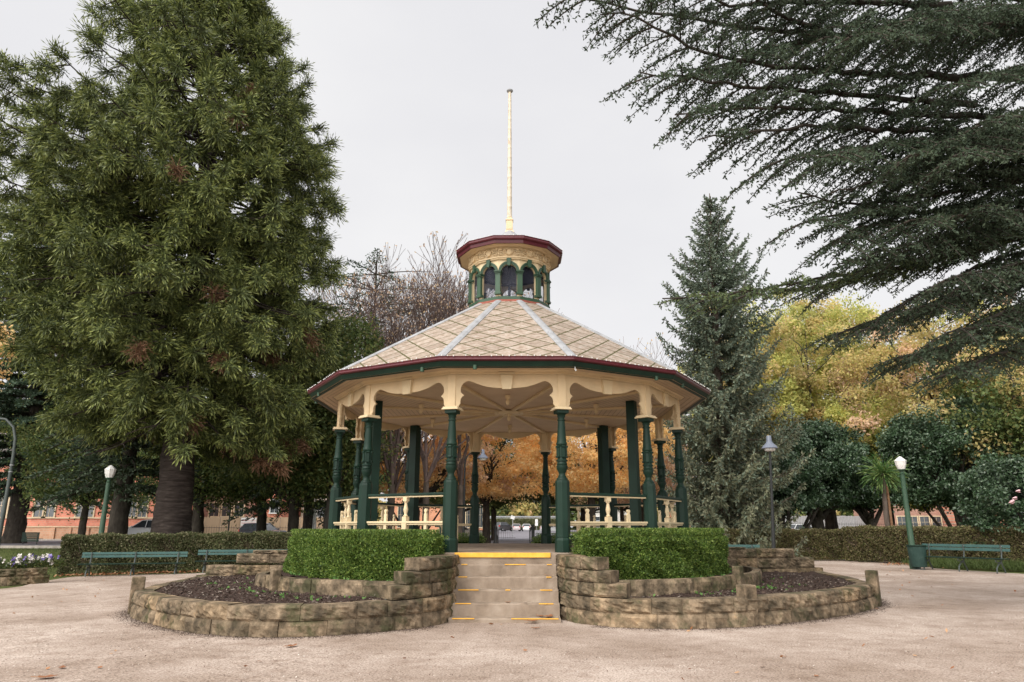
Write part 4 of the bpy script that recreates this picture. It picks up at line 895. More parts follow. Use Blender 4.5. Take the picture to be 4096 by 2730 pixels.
        while st < T_:
            f = st/T_; i = min(n-2, int(f*(n-1))); p = P[i]+(P[i+1]-P[i])*(f*(n-1)-i); d = unit((P[i+1]-P[i])[None])[0]
            lat = unit(np.cross(d, [0, 0, 1.])[None])[0]*side; side *= -1
            if g.random() < .16: st += .22; continue
            Ls = (.55+1.25*math.sin(pi*min(1, max(.04, (1-f)))**.75*.5+.1)*1.0)*g.uniform(.6, 1.1)*sp*(1 if f > .25 else .8)
            d2 = unit((d*g.uniform(.45, .9)+lat*g.uniform(.6, 1)+[0, 0, g.normal()*.10-.06])[None])[0]
            q = [p+d2*Ls*k/5+np.array([0, 0, -droop*Ls*(k/5)**2]) for k in range(6)]; wood.path(q, .018, .006)
            # third order twigs
            s3 = .05; sd3 = 1
            while s3 < Ls:
                f3 = s3/Ls; j = min(4, int(f3*5)); p3 = q[j]+(q[j+1]-q[j])*(f3*5-j); e = unit((q[j+1]-q[j])[None])[0]; lat3 = unit(np.cross(e, [0, 0, 1.])[None])[0]*sd3; sd3 *= -1
                L3 = (.14+.42*(1-f3))*g.uniform(.5, 1.1)*sp; d3 = unit((e*.75+lat3*g.uniform(.5, 1)+[0, 0, g.normal()*.12-.12-droop*.5])[None])[0]
                m = max(2, int(L3/.055)); 
                if L3 > .2: wood.path([p3, p3+d3*L3*.6], .006, .003)
                kk = np.arange(m)[:, None]*.055; B3 = p3+d3*kk+np.array([0, 0, -1.])*(kk**2)*.5
                C.append(B3); D.append(np.repeat(d3[None], m, 0)); LIT.append(np.full(m, lit)); s3 += .085/dens
            C.append(np.array(q[1:])); D.append(np.repeat(d2[None], 5, 0)); LIT.append(np.full(5, lit))
            st += g.uniform(.13, .27)/dens
    wood.build('branches', bark, t, 5)
    C = np.concatenate(C); D = np.concatenate(D); LIT = np.concatenate(LIT); k = 3; C2 = np.repeat(C, k, 0)+g.normal(size=(len(C)*k, 3))*.008
    D2 = unit(np.repeat(D, k, 0)*.55+rdir(len(C2))*.8+[0, 0, .12]); n = len(C2)
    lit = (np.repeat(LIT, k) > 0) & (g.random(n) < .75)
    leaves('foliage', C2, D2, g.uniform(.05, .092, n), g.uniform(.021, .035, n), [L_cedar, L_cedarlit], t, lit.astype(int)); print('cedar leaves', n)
cedar()

# ---- spruce behind the bandstand
def spruce():
    g = np.random.default_rng(8); bx, by = 9.35, 15.6; t = thing('spruce_tree', 'tall grey-green spruce with a pointed top and hanging skirts right of the bandstand', 'tree')
    gg = gz(bx, by); H = 17.35; ax = lambda z: np.array([bx+.028*z, by, z])
    trunk_mesh(t, [ax(gg-.2), ax(2), ax(8), ax(13), ax(H)], [.34, .28, .2, .12, .02], bark_pale, 12)
    hz = [0.4, 2.0, 3.7, 5.9, 7.5, 9.4, 11, 12.8, 14.4, 15.7, 16.6, 17.3]; rw = [2.9, 3.0, 3.1, 2.95, 2.95, 2.7, 2.6, 2.15, 1.5, .92, .42, .06]
    wood = Wood(); C = []; D = []; Lf = []; Wf = []; lowm = []
    z = .7
    while z < H-.1:
        nb = 9 if z < 13 else 7; a0 = g.uniform(0, 6.28)
        for b in range(nb):
            a = a0+2*pi*b/nb+g.normal()*.15; zz = z+g.uniform(-.18, .18); 
            s = cos(a); L = np.interp(zz, hz, rw)*g.uniform(.62, 1.18)*(1.08 if s > 0 else .98)
            d = np.array([cos(a), sin(a), 0]); up = np.interp(zz, [0, 6, 12, 17], [-.35, -.25, -.05, .35]); n = 7
            pts = [ax(zz)+d*L*f+np.array([0, 0, L*(up*f+.42*f**3-.30*f*(1-f))]) for f in np.linspace(0, 1, n)]; wood.path(pts, .035, .01)
            lat = np.array([-sin(a), cos(a), 0]); step = .105; s_ = L*.12
            while s_ < L:
                f = s_/L; i = min(n-2, int(f*(n-1))); p = pts[i]+(pts[i+1]-pts[i])*(f*(n-1)-i); e = unit((pts[i+1]-pts[i])[None])[0]
                for sd in (-1, 1):
                    l2 = (.12+.62*math.sin(pi*min(1, f*.9+.12)))*g.uniform(.5, 1.1)*min(1, L/2)
                    hang = np.interp(zz, [0, 9, 14], [1.5, .95, .3]); d2 = unit((lat*sd*.7+e*.5+[0, 0, -hang*g.uniform(.5, 1.1)])[None])[0]
                    m = max(2, int(l2/.085)); kk = np.arange(m)[:, None]*.085; C.append(p+d2*kk+g.normal(size=(m, 3))*.015); D.append(np.repeat(d2[None], m, 0)); lowm.append(np.full(m, zz))
                C.append(p[None]+[[0, 0, .03]]); D.append(e[None]+[[0, 0, .25]]); lowm.append(np.array([zz]))
                s_ += step
        z += np.interp(z, [0, 10, 17], [.50, .70, .50])
    wood.build('branches', bark_pale, t, 4); C = np.concatenate(C); D = np.concatenate(D); lowm = np.concatenate(lowm); k = 2
    C = np.repeat(C, k, 0); D = unit(np.repeat(D, k, 0)+rdir(len(C))*.75); n = len(C); lo = np.repeat(lowm, k); mi = (g.random(n) < np.interp(lo, [1, 7, 11], [.85, .45, .05])).astype(int)
    leaves('foliage', C, D, g.uniform(.14, .22, n), g.uniform(.06, .09, n), [L_spruce, L_sprucelow], t, mi); print('spruce', n)
spruce()

# ---- broadleaved trees
def limb_tree(t, base_, H, crown_c, crown_r, trunk_r, mat, g, nl=9, fork=.35, depth=3, r_end=.02, sides=6, name='trunk'):
    """trunk plus forked limbs reaching into the crown ellipsoid"""
    wood = Wood(); base_ = np.array(base_, float); fk = base_+[g.normal()*.1, g.normal()*.1, H*fork]
    trunk_mesh(t, [base_-[0, 0, .3], base_+(fk-base_)*.4+[g.normal()*.05, 0, 0], fk], [trunk_r, trunk_r*.85, trunk_r*.7], mat, 12)
    ends = []
    def grow(p, d, L, r, k):
        n = 4; pts = [p]; q = p; dd = d
        for i in range(n):
            dd = unit((dd+g.normal(size=3)*.16+[0, 0, .05])[None])[0]; q = q+dd*L/n; pts.append(q)
        r1 = max(r*.55, r_end*.5); wood.path(pts, r, r1); ends.append(q)
        if k <= 0: return
        for j in range(3):
            nd = unit((dd+rdir(1)[0]*.75)[None])[0]; grow(pts[int(g.integers(2, 5))], nd, L*g.uniform(.55, .8), r1*.8, k-1)
    cc = np.array(crown_c, float); cr = np.array(crown_r, float)
    for i in range(nl):
        tgt = cc+rdir(1)[0]*cr*[.75, .75, .8]; v = tgt-fk; L = np.linalg.norm(v)*.62; grow(fk+[0, 0, g.uniform(-.3, .1)*H*fork*.4], unit(v[None])[0], L, trunk_r*.42, depth-1)
    wood.build('limbs', mat, t, sides); return ends
def crown_leaves(t, cc, cr, n, mats, g, size=(.16, .26), clumps=120, spread=.16, shell=.45, weights=None, hang=0, cutz=None, name='foliage', asp=.6, holes=0):
    cc = np.array(cc, float); cr = np.array(cr, float)
    d = rdir(clumps); rad = (shell+(1-shell)*g.random(clumps)**.6)*(1+.16*np.sin(d[:, 0]*5+cc[0])*np.cos(d[:, 2]*6+cc[1])+.10*np.sin(d[:, 1]*9+d[:, 2]*7)); K = cc+d*cr*rad[:, None]
    if cutz is not None: K[:, 2] = np.where(K[:, 2] < cutz, cutz+g.random(clumps)*.8, K[:, 2])
    sz = g.uniform(.55, 1.35, clumps)*spread*cr.mean(); ci = g.integers(0, clumps, n)
    off = g.normal(size=(n, 3))*[1, 1, .55]; off /= np.maximum(1, np.linalg.norm(off, axis=1, keepdims=True)/1.7)
    C = K[ci]+off*sz[ci][:, None]; C[:, 2] -= hang*np.abs(g.normal(size=n))*(g.random(n) < .4)
    D = rdir(n)+[0, 0, -.3]; mi = None
    if isinstance(mats, list): mi = (g.choice(len(mats), clumps, p=weights))[ci]
    return leaves(name, C, D, g.uniform(*size, n), g.uniform(size[0]*asp, size[1]*asp, n), mats, t, mi, flat=(None if L_gold in (mats if isinstance(mats, list) else [mats]) or L_yelgreen in (mats if isinstance(mats, list) else [mats]) or L_pink in (mats if isinstance(mats, list) else [mats]) else .9))
def broadleaf(name, label, cat, u, d, H, cr, mats, n, seed, trunk_r=.3, fork=.3, cz=None, bmat=None, group=None, nl=8, size=(.16, .26), clumps=120, shell=.45, spread=.16, weights=None, cutz=None, hang=0, lean=0, depth=2, multi=0):
    g = np.random.default_rng(seed); p = at(u, 2114, d); x, y = p[0], p[1]; z = gz(x, y); t = thing(name, label, cat, group=group)
    cc = (x+lean, y, (cz if cz is not None else H-cr[2])); 
    limb_tree(t, (x, y, z), H-z, cc, cr, trunk_r, bmat or bark, g, nl=nl, fork=fork, depth=depth)
    if multi:
        w = Wood()
        for _ in range(multi): a = g.uniform(0, 6.28); w.path([(x+.2*cos(a), y+.2*sin(a), z), (x+.8*cos(a), y+.8*sin(a), z+1.0), (x+1.7*cos(a), y+1.5*sin(a), z+2.4)], .12, .06)
        w.build('stems', bmat or bark, t, 6)
    crown_leaves(t, cc, cr, n, mats, g, size=size, clumps=clumps, shell=shell, spread=spread, weights=weights, cutz=cutz, hang=hang)
    return t
OG = 'golden autumn trees beyond the bandstand'
broadleaf('golden_tree', 'golden-orange tree seen through the bandstand, left of the rear opening', 'tree', 1945, 56, 14.5, (4.4, 3.6, 6.0), [L_gold, L_pink], 40000, 31, .36, .2, cz=8.3, group=OG, weights=[.85, .15], cutz=3.8, clumps=300, spread=.085, shell=.55)
broadleaf('golden_tree', 'golden tree with a dark forked trunk seen between the right columns', 'tree', 2365, 52, 13.5, (5.6, 4.5, 5.0), L_gold, 46000, 32, .36, .28, cz=8.2, group=OG, cutz=3.9, clumps=320, spread=.085, shell=.55)
broadleaf('russet_tree', 'pinkish russet tree behind the left railing with several dark stems', 'tree', 1660, 50, 14, (5.6, 4.5, 5.4), [L_pink, L_gold], 44000, 33, .34, .2, cz=8.2, group=OG, weights=[.45, .55], cutz=3.6, clumps=320, spread=.08, multi=3, shell=.55)
broadleaf('golden_tree', 'orange tree glimpsed between the leftmost columns', 'tree', 1385, 58, 12.5, (3.6, 4, 4.6), L_gold, 30000, 34, .35, .3, cz=8.6, group=OG, cutz=4.2)
broadleaf('russet_tree', 'purplish russet tree behind the rightmost columns', 'tree', 2580, 62, 14, (4.6, 4.5, 5.2), L_pink, 32000, 35, .35, .3, cz=8.2, group=OG, cutz=3.5)
broadleaf('green_tree', 'dark green tree standing between the two golden trees at the rear opening', 'tree', 1978, 66, 12.5, (4.4, 3, 4.4), L_elm, 36000, 36, .3, .25, cz=7.2, cutz=3.9, lean=2.2, group='green trees beyond the bandstand')
broadleaf('green_tree', 'green tree low behind the left rear railing', 'tree', 1830, 66, 9.0, (4.5, 3.6, 3.3), L_elm, 30000, 37, .35, .3, cz=5.4, cutz=3.4, group='green trees beyond the bandstand')
broadleaf('green_tree', 'brownish green tree low behind the right rear railing', 'tree', 2330, 68, 9.2, (5.5, 3.6, 3.0), [L_elm, L_pink], 36000, 38, .35, .3, cz=5.6, cutz=3.6, group='green trees beyond the bandstand', weights=[.75, .25])
broadleaf('green_tree', 'dark green tree behind the right columns and railing', 'tree', 2520, 70, 9.5, (5, 4, 3.4), L_elm, 30000, 39, .35, .3, cz=5.9, cutz=3.6, group='green trees beyond the bandstand')
# yellow-green trees on the right
YG = 'yellowing trees on the right'
broadleaf('yellow_tree', 'tall yellow-green tree behind the spruce and dark shrubs', 'tree', 3330, 54, 21, (8.2, 6.5, 8.2), [L_yelgreen, L_yelbrown], 115000, 41, .5, .25, cz=11.6, group=YG, weights=[.72, .28], clumps=420, spread=.075, shell=.35, cutz=4, depth=3, nl=10)
broadleaf('yellow_tree', 'lower yellow-green tree just right of the spruce', 'tree', 3080, 48, 17.5, (5.0, 5, 7.4), [L_yelgreen, L_yelbrown], 62000, 42, .4, .25, cz=9.4, group=YG, weights=[.6, .4], clumps=260, spread=.085, shell=.35, cutz=3.6, depth=3)
broadleaf('amber_tree', 'amber and pink tinged tree at the far right behind the big shrub', 'tree', 3900, 46, 17.5, (8.4, 6, 7.2), [L_yelbrown, L_yelgreen, L_pink], 95000, 43, .5, .3, cz=9.6, group=YG, weights=[.6, .2, .2], clumps=340, spread=.08, shell=.35, cutz=3, depth=3, nl=10)
broadleaf('yellow_tree', 'bright yellow-green tree above the strap-leaved palm', 'tree', 3560, 46, 9.5, (3.4, 3.2, 3.6), L_yelgreen, 36000, 44, .3, .3, cz=5.6, group=YG, clumps=120, spread=.13, cutz=2.8)
broadleaf('amber_tree', 'olive and amber tree at the right edge of the picture', 'tree', 4170, 38, 12, (4.6, 4, 5.2), [L_yelbrown, L_elm], 42000, 45, .4, .3, cz=6.4, group=YG, weights=[.5, .5], cutz=2)
# dark evergreen shrubs on the right
DG = 'dark evergreen shrubs on the right'
broadleaf('evergreen_shrub', 'domed dark evergreen shrub with a thick trunk beside the spruce', 'shrub', 3275, 38, 6.7, (2.6, 2.6, 2.3), L_dark, 70000, 51, .42, .25, cz=4.45, group=DG, size=(.11, .19), clumps=240, spread=.12, shell=.62, cutz=2.7, depth=2)
broadleaf('evergreen_shrub', 'smaller dark evergreen shrub behind the strap-leaved palm', 'shrub', 3490, 39, 4.7, (1.9, 2.0, 1.4), L_dark, 28000, 52, .38, .3, cz=3.5, group=DG, size=(.11, .19), clumps=130, spread=.14, shell=.6, cutz=2.6)
broadleaf('evergreen_shrub', 'largest dark evergreen shrub behind the right street lamp', 'shrub', 3850, 38.5, 7.9, (3.35, 3.0, 2.9), L_dark, 90000, 53, .42, .25, cz=4.9, group=DG, size=(.11, .19), clumps=280, spread=.115, shell=.62, cutz=2.7, depth=2, multi=4)
broadleaf('evergreen_shrub', 'dark many-stemmed shrub at the foot of the spruce', 'shrub', 3140, 35, 4.6, (1.7, 1.8, 1.5), L_dark, 26000, 54, .2, .3, cz=3.3, group=DG, size=(.11, .18), clumps=90, spread=.16, cutz=2.1, multi=6)
t = broadleaf('camellia_bush', 'dark bush with a few pale pink flowers at the right edge', 'bush', 4070, 27, 3.9, (1.9, 1.7, 1.8), L_dark, 34000, 55, .15, .2, cz=2.1, size=(.09, .15), clumps=120, spread=.14, shell=.6, cutz=.4)
pinkm = paint('pale_pink_petals', (.75, .48, .50), rough=.7); mb = MB()
for u, v, d in ((4073, 1970, 25.3), (4050, 2010, 25.2), (4045, 2016, 25.2), (4060, 1998, 25.4)):
    p = at(u, v, d)
    for k in range(7): a = k*.9; mb.lathe([(.01, p[2]-.02+.01*k), (.05, p[2]+.01*k), (.02, p[2]+.03+.01*k)], 7, (p[0]+.035*cos(a), p[1]+.035*sin(a)))
mb.build('flowers', pinkm, t, smooth=60)
# left hand background trees
LG = 'shade trees along the road on the left'
for i, (u, d, H, cr, tr, cz, lab, mt) in enumerate([
    (790, 42, 11, (4.4, 4, 3.8), .40, 6.2, 'dark green shade tree with a short forked trunk right of the bunya trunk', L_elm),
    (1045, 44, 11, (4.6, 4, 3.8), .34, 6.4, 'dark green shade tree whose trunk hides part of the dark car', L_elm),
    (1180, 36, 10, (3.4, 3.4, 3.4), .32, 6.0, 'dark green shade tree just left of the white post', L_elm),
    (1310, 34, 12, (3.0, 3.2, 4.0), .24, 7.4, 'slim dark tree standing behind the leftmost column', L_elm),
    (335, 46, 10, (5.0, 4, 3.6), .26, 6.2, 'dark shade tree behind the left street lamp, with low spreading limbs', L_elm)]):
    broadleaf('shade_tree', lab, 'tree', u, d, H, cr, mt, 42000, 60+i, tr, .28, cz=cz, group=LG, size=(.13, .22), clumps=190, spread=.14, shell=.25, cutz=3.2+.3*(i % 2), hang=.5)

def conifer_layers(name, label, u, d, H, rad, seed, mats, n_leaf=(.16, .26), trunk_r=.4, z0=2.8, nb=8, sag=.15, step=.75, dens=1., bare=0., group=None, top=.15, fork=0):
    g = np.random.default_rng(seed); p0 = at(u, 2114, d); x, y = p0[0], p0[1]; gg = gz(x, y); t = thing(name, label, 'tree', group=group)
    trunk_mesh(t, [(x, y, gg-.2), (x, y, gg+2.5), (x+.1, y, H*.5), (x, y, H)], [trunk_r, trunk_r*.85, trunk_r*.55, .05], bark, 12)
    wood = Wood(); C = []; D = []; z = gg+z0
    while z < H-.3:
        a0 = g.uniform(0, 6.28)
        for b in range(nb):
            a = a0+2*pi*b/nb+g.normal()*.2; f0 = (z-gg-z0)/(H-gg-z0); L = rad*(1-f0*(1-top))**.8*g.uniform(.6, 1.1); dd = np.array([cos(a), sin(a), 0]); pts = [np.array([x, y, z])+dd*L*f+np.array([0, 0, L*(.14*f-sag*2*f*f)]) for f in np.linspace(0, 1, 6)]
            wood.path(pts, .07*trunk_r/.4, .015); lat = np.array([-sin(a), cos(a), 0]); 
            if g.random() < bare: continue
            s_ = L*.2
            while s_ < L:
                f = s_/L; i = min(4, int(f*5)); p = pts[i]+(pts[i+1]-pts[i])*(f*5-i); w = .85*math.sin(pi*min(1, f*.85+.12))*g.uniform(.5, 1.1)
                for sd in (-1, 1):
                    m = max(2, int(w/.12)); kk = np.arange(m)[:, None]*.12; C.append(p+(lat*sd+dd*.5)*kk+[0, 0, -.1]*kk+g.normal(size=(m, 3))*.05); D.append(np.repeat((lat*sd*.6+dd)[None], m, 0))
                s_ += .17/dens
        z += step*g.uniform(.8, 1.2)
    wood.build('branches', bark, t, 5); C = np.repeat(np.concatenate(C), 2, 0); D = unit(np.repeat(np.concatenate(D), 2, 0)+rdir(len(C))*.9); n = len(C)
    leaves('foliage', C, D, g.uniform(*n_leaf, n), g.uniform(n_leaf[0]*.35, n_leaf[1]*.38, n), mats, t); print(label[:20], n); return t
L_cedarfar = leaf_mat('blue_green_needles', [(.055, .095, .06), (.08, .13, .085), (.11, .16, .10), (.07, .11, .055)], trans=.15, cscale=.4, low=.55)
conifer_layers('cedar_tree', 'wide blue-green cedar at the left edge with a thick dark trunk', 62, 55, 27, 9.5, 71, L_cedarfar, trunk_r=.72, z0=3.6, nb=11, step=.7, sag=.14, top=.45, group='conifers on the left', n_leaf=(.2, .34))
conifer_layers('cypress_tree', 'tall dark conifer with a straight grey trunk behind the left street lamp', 472, 33, 14, 4.2, 72, L_cedar, trunk_r=.44, z0=3.2, nb=8, step=.6, sag=.2, top=.3, group='conifers on the left')
conifer_layers('cedar_tree', 'sparse dark cedar behind the bare trees, left of the roof', 1450, 46, 19.2, 5.4, 73, L_cedarfar, trunk_r=.30, z0=4, nb=6, step=1.0, sag=.06, top=.7, dens=.7, bare=.25, group='conifers on the left')
conifer_layers('cedar_tree', 'dark cedar with sweeping branches left of the columns', 1230, 40, 13, 4.4, 74, L_cedar, trunk_r=.3, z0=2.6, nb=8, step=.7, sag=.2, top=.3, group='conifers on the left')
broadleaf('golden_tree', 'orange-gold tree cut by the left edge of the picture', 'tree', -390, 40, 14.6, (3.2, 3.2, 2.6), L_gold, 20000, 75, .3, .4, cz=11.6)
broadleaf('yellow_tree', 'pale yellow tree far off at the left edge behind the cedar', 'tree', 40, 85, 17, (8, 6, 6), L_yelgreen, 30000, 76, .4, .3, cz=10.5, size=(.25, .4))

# ---- bare trees
def bare_tree(label, u, d, H, seed, spread=.5, r=.22, mat=twig, nleaf=700, leafm=L_pink, levels=6, group='bare twiggy trees behind the roof', lean=0):
    g = np.random.default_rng(seed); p0 = at(u, 2114, d); x, y = p0[0], p0[1]; gg = gz(x, y); t = thing('bare_tree', label, 'tree', group=group); wood = Wood(); ends = []
    def grow(p, dr, L, r_, k):
        n = 3; pts = [p]; q = p
        for i in range(n): dr = unit((dr+g.normal(size=3)*.11+[0, 0, .04])[None])[0]; q = q+dr*L/n; pts.append(q)
        r1 = max(.011, r_*.68); wood.path(pts, r_, r1)
        if k == 0: ends.append(q); return
        for j in range(int(g.integers(2, 4)) if k < levels else 4):
            s = pts[-1] if j < 2 else pts[int(g.integers(1, 3))]; nd = unit((dr+rdir(1)[0]*spread*[1, 1, .55])[None])[0]; grow(s, nd, L*g.uniform(.64, .86), max(.011, r1*g.uniform(.6, .85)), k-1)
    fk = np.array([x+lean, y, gg+H*.22]); trunk_mesh(t, [(x, y, gg-.2), (x, y, gg+H*.1), fk], [r, r*.9, r*.8], bark_pale, 10)
    for j in range(4): grow(fk, unit((rdir(1)[0]*.45+[0, 0, 1.])[None])[0], H*.235, r*.6, levels)
    wood.build('limbs', mat, t, 3); E = np.array(ends); n = min(nleaf, len(E)); idx = g.choice(len(E), n, replace=False)
    leaves('leaves', E[idx], rdir(n)+[0, 0, -1], .16, .1, leafm, t); print('bare', len(wood.A))
bare_tree('bare brown tree with fanning twigs left of the lantern', 1700, 43, 17.6, 81, levels=6)
bare_tree('bare tree with fine upright twigs just left of the lantern', 1840, 46, 17.6, 82, levels=6, spread=.45)
bare_tree('dense bare twiggy tree between the bunya and the roof', 1560, 41, 16.6, 83, levels=6, spread=.5, nleaf=900)
bare_tree('small bare tree showing over the right roof slope', 2600, 56, 15.2, 84, levels=5, spread=.6, leafm=L_gold, nleaf=300)
bare_tree('bare twiggy tree further right of the roof, mostly hidden by the spruce', 2490, 70, 15.5, 85, levels=5, spread=.5)
bare_tree('wide bare tree with russet leaf remnants beside the bunya', 1480, 50, 18.0, 87, levels=6, spread=.62, nleaf=1200)
bare_tree('leafless brown tree seen through the bandstand at left', 1560, 45, 12, 86, levels=5, spread=.6, leafm=L_gold, nleaf=500)

# ---- cabbage palm
def palm():
    g = np.random.default_rng(91); p = at(3556, 2114, 32.4); x, y = p[0], p[1]; t = thing('cabbage_tree', 'slender cabbage tree with a spiky round head of strap leaves', 'palm'); z0 = gz(x, y); top = np.array([x+.02, y, 3.75])
    trunk_mesh(t, [(x, y, z0-.1), (x-.06, y, 1.6), top], [.14, .11, .10], bark_pale, 10); mb = MB(); mb.tube([(x+.1, y+.05, z0), (x+.16, y+.05, 1.7), (x+.14, y, 3.3)], [.08, .07, .06], 8); mb.build('stem', noise_mat('orange_bark', [(.3, (.18, .09, .05)), (.7, (.3, .17, .09))]), t, smooth=60)
    n = 230; d = rdir(n); d[:, 2] = d[:, 2]*.75+.12; d = unit(d); C = []; D = []; q = top+d*.08; L = g.uniform(.75, 1.05, n)
    for j in range(4):
        dd = unit(d+np.array([0, 0, -1.])*(j*.17)); C.append(q.copy()); D.append(dd); q = q+dd*(L/4)[:, None]
    leaves('leaves', np.concatenate(C), np.concatenate(D), np.tile(L/4*1.5, 4), np.tile(np.full(n, .05), 4), L_palm, t)
palm()

# ---- far wooded backdrop, seen as one mass
def woodland(name, d, u0, u1, zt, mats, n, seed, size, lab, zb=2.5):
    g = np.random.default_rng(seed); u = g.uniform(u0, u1, n); p = np.array([at(a, 2114, d+b) for a, b in zip(u, g.uniform(-6, 6, n))]); k = 1+.25*np.sin(u*.011+seed)+.15*np.sin(u*.031)
    z = zb+(zt*k-zb)*g.random(n)**.8; p[:, 2] = z; p += g.normal(size=p.shape)*.4
    mi = (np.sin(u*.021+seed*2)+g.normal(size=n)*.5 > .3).astype(int) if isinstance(mats, list) else None
    o = leaves(name, p, rdir(n), g.uniform(*size, n), g.uniform(size[0]*.6, size[1]*.6, n), mats, None, mi); tag(o, lab, 'woodland', kind='stuff')
woodland('far_woodland', 185, -600, 5200, 9.5, [L_elm, L_yelbrown], 70000, 95, (.9, 1.6), 'distant belt of mixed trees beyond the streets', 1.2)

# ---- weeds, litter and flowers
g = np.random.default_rng(99)
C = []; D = []
def weedclump(x, y, z, s, k):
    for _ in range(k):
        a = g.uniform(0, 6.28); C.append((x+s*.5*g.normal(), y+s*.5*g.normal(), z+.01)); D.append((cos(a), sin(a), g.uniform(.3, 1.2)))
for _ in range(75):
    s_ = g.choice([-1, 1]); a = R_(g.uniform(20, 88))*s_; r = g.uniform(5.0, 6.1); weedclump(r*sin(a), -r*cos(a), .325+gz(r*sin(a), 0)*.8, .045, int(g.integers(2, 6)))
for _ in range(30):
    s_ = g.choice([-1, 1]); a = R_(g.uniform(20, 88))*s_; weedclump(4.75*sin(a), -4.75*cos(a), .51, .04, 5)
o = leaves('weeds', C, D, g.uniform(.035, .075, len(C)), g.uniform(.025, .045, len(C)), L_weed); tag(o, 'small green weeds sprouting in the garden soil', 'weeds', kind='stuff')
# mulch chips
n = 9000; s_ = g.choice([-1, 1], n); a = np.radians(g.uniform(15, 98, n))*s_; r = g.uniform(4.7, 6.9, n)
Pw = {-1: WL, 1: WR}; ok = np.ones(n, bool); ro = np.zeros(n)
for sd in (-1, 1):
    P_ = Pw[sd]; pa = np.arctan2(P_[:, 0], -P_[:, 1]); pr_ = np.hypot(P_[:, 0], P_[:, 1]); kk = np.argsort(pa); kk = [i for i in kk if abs(math.degrees(pa[i])) > 14]; m = s_ == sd; ro[m] = np.interp(a[m], pa[kk], pr_[kk])
ok = (r < ro-.22) & (r > 5.12); x = r*np.sin(a); y = -r*np.cos(a); x, y = x[ok], y[ok]; n = len(x); z = .325+np.array([gz(b, c) for b, c in zip(x, y)])*.8+g.uniform(0, .02, n)
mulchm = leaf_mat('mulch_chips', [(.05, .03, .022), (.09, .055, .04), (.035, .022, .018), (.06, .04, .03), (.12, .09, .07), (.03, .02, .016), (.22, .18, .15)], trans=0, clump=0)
o = leaves('mulch_chips', np.stack([x, y, z], 1), rdir(n)*[1, 1, .35]+[0, 0, .05], g.uniform(.03, .075, n), g.uniform(.012, .03, n), mulchm); tag(o, 'loose bark mulch chips lying on the garden soil', 'mulch', kind='stuff')
# scattered dry leaves
def litter(n, fn, size, lab, mats=L_litter):
    P_ = np.array([fn() for _ in range(n)]); z = np.array([gz(a, b) for a, b in P_])+.012; D = rdir(n); D[:, 2] = np.abs(D[:, 2])*.25
    o = leaves('leaf_litter', np.column_stack([P_, z]), D, g.uniform(*size, n), g.uniform(size[0]*.6, size[1]*.7, n), mats, flat=.35); tag(o, lab, 'leaves', kind='stuff')
litter(420, lambda: (g.uniform(-13, 15), g.uniform(-13.5, 3) if g.random() < .8 else g.uniform(3, 10)), (.04, .09), 'scattered dry leaves on the gravel')
def under(path, off=.35):
    P_ = np.array(path); i = g.integers(0, len(P_)-1); f = g.random(); q = P_[i]*(1-f)+P_[i+1]*f; d = P_[i+1]-P_[i]; d = d/np.linalg.norm(d); nr = np.array([d[1], -d[0]]); return tuple(q+nr*(abs(g.normal())*off-.1))
litter(1500, lambda: under([(-14.7, 7.9), (-11.5, 9.0), (-8.0, 10.0), (-4.6, 10.6)], .5), (.06, .12), 'drift of brown leaves under the left hedge and benches')
litter(900, lambda: under([(6.5, 12.9), (9.6, 14.2), (12.8, 15.8), (15.6, 17.8)], .3), (.06, .11), 'drift of brown leaves along the hedge by the right path')
litter(1500, lambda: under([(15.4, 12.6), (16.4, 11.0), (17.6, 9.4), (19.0, 7.9)], .7), (.06, .12), 'drift of brown leaves under the right bench and bin')
n = 26000; X_ = g.uniform(-9, 9, n); Y_ = -15.6+11.5*g.random(n)**1.5
inside = np.array([np.hypot(a, b) < 7.7 and b > -8 for a, b in zip(X_, Y_)]); X_, Y_ = X_[~inside], Y_[~inside]; n = len(X_); Z_ = np.array([gz(a, b) for a, b in zip(X_, Y_)])+.002
D_ = rdir(n); D_[:, 2] = np.abs(D_[:, 2])*.5
grit = leaf_mat('grit', [(.20, .15, .12), (.34, .27, .22), (.52, .45, .39), (.12, .09, .07), (.60, .54, .48)], trans=0, clump=0)
o = leaves('gravel_grit', np.stack([X_, Y_, Z_], 1), D_, g.uniform(.008, .022, n), g.uniform(.006, .014, n), grit, flat=.8); tag(o, 'loose grit lying on the gravel', 'gravel', kind='stuff')
for sd, P_ in ((-1, WL), (1, WR)):  # dark soil crumbs that also put contact shade at the wall foot
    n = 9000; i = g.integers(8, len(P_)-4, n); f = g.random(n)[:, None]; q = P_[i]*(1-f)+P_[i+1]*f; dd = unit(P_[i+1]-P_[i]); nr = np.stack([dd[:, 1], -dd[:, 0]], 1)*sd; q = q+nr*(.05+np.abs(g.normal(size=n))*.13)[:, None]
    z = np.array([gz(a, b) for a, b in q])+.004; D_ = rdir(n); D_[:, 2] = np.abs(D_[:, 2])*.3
    o = leaves('wall_foot_shade_crumbs', np.column_stack([q, z]), D_, g.uniform(.008, .02, n), g.uniform(.006, .013, n), mulchm, flat=.6); tag(o, 'dark soil crumbs along the foot of the %s garden wall, added as contact shade too' % ('left' if sd < 0 else 'right'), 'soil', kind='stuff')
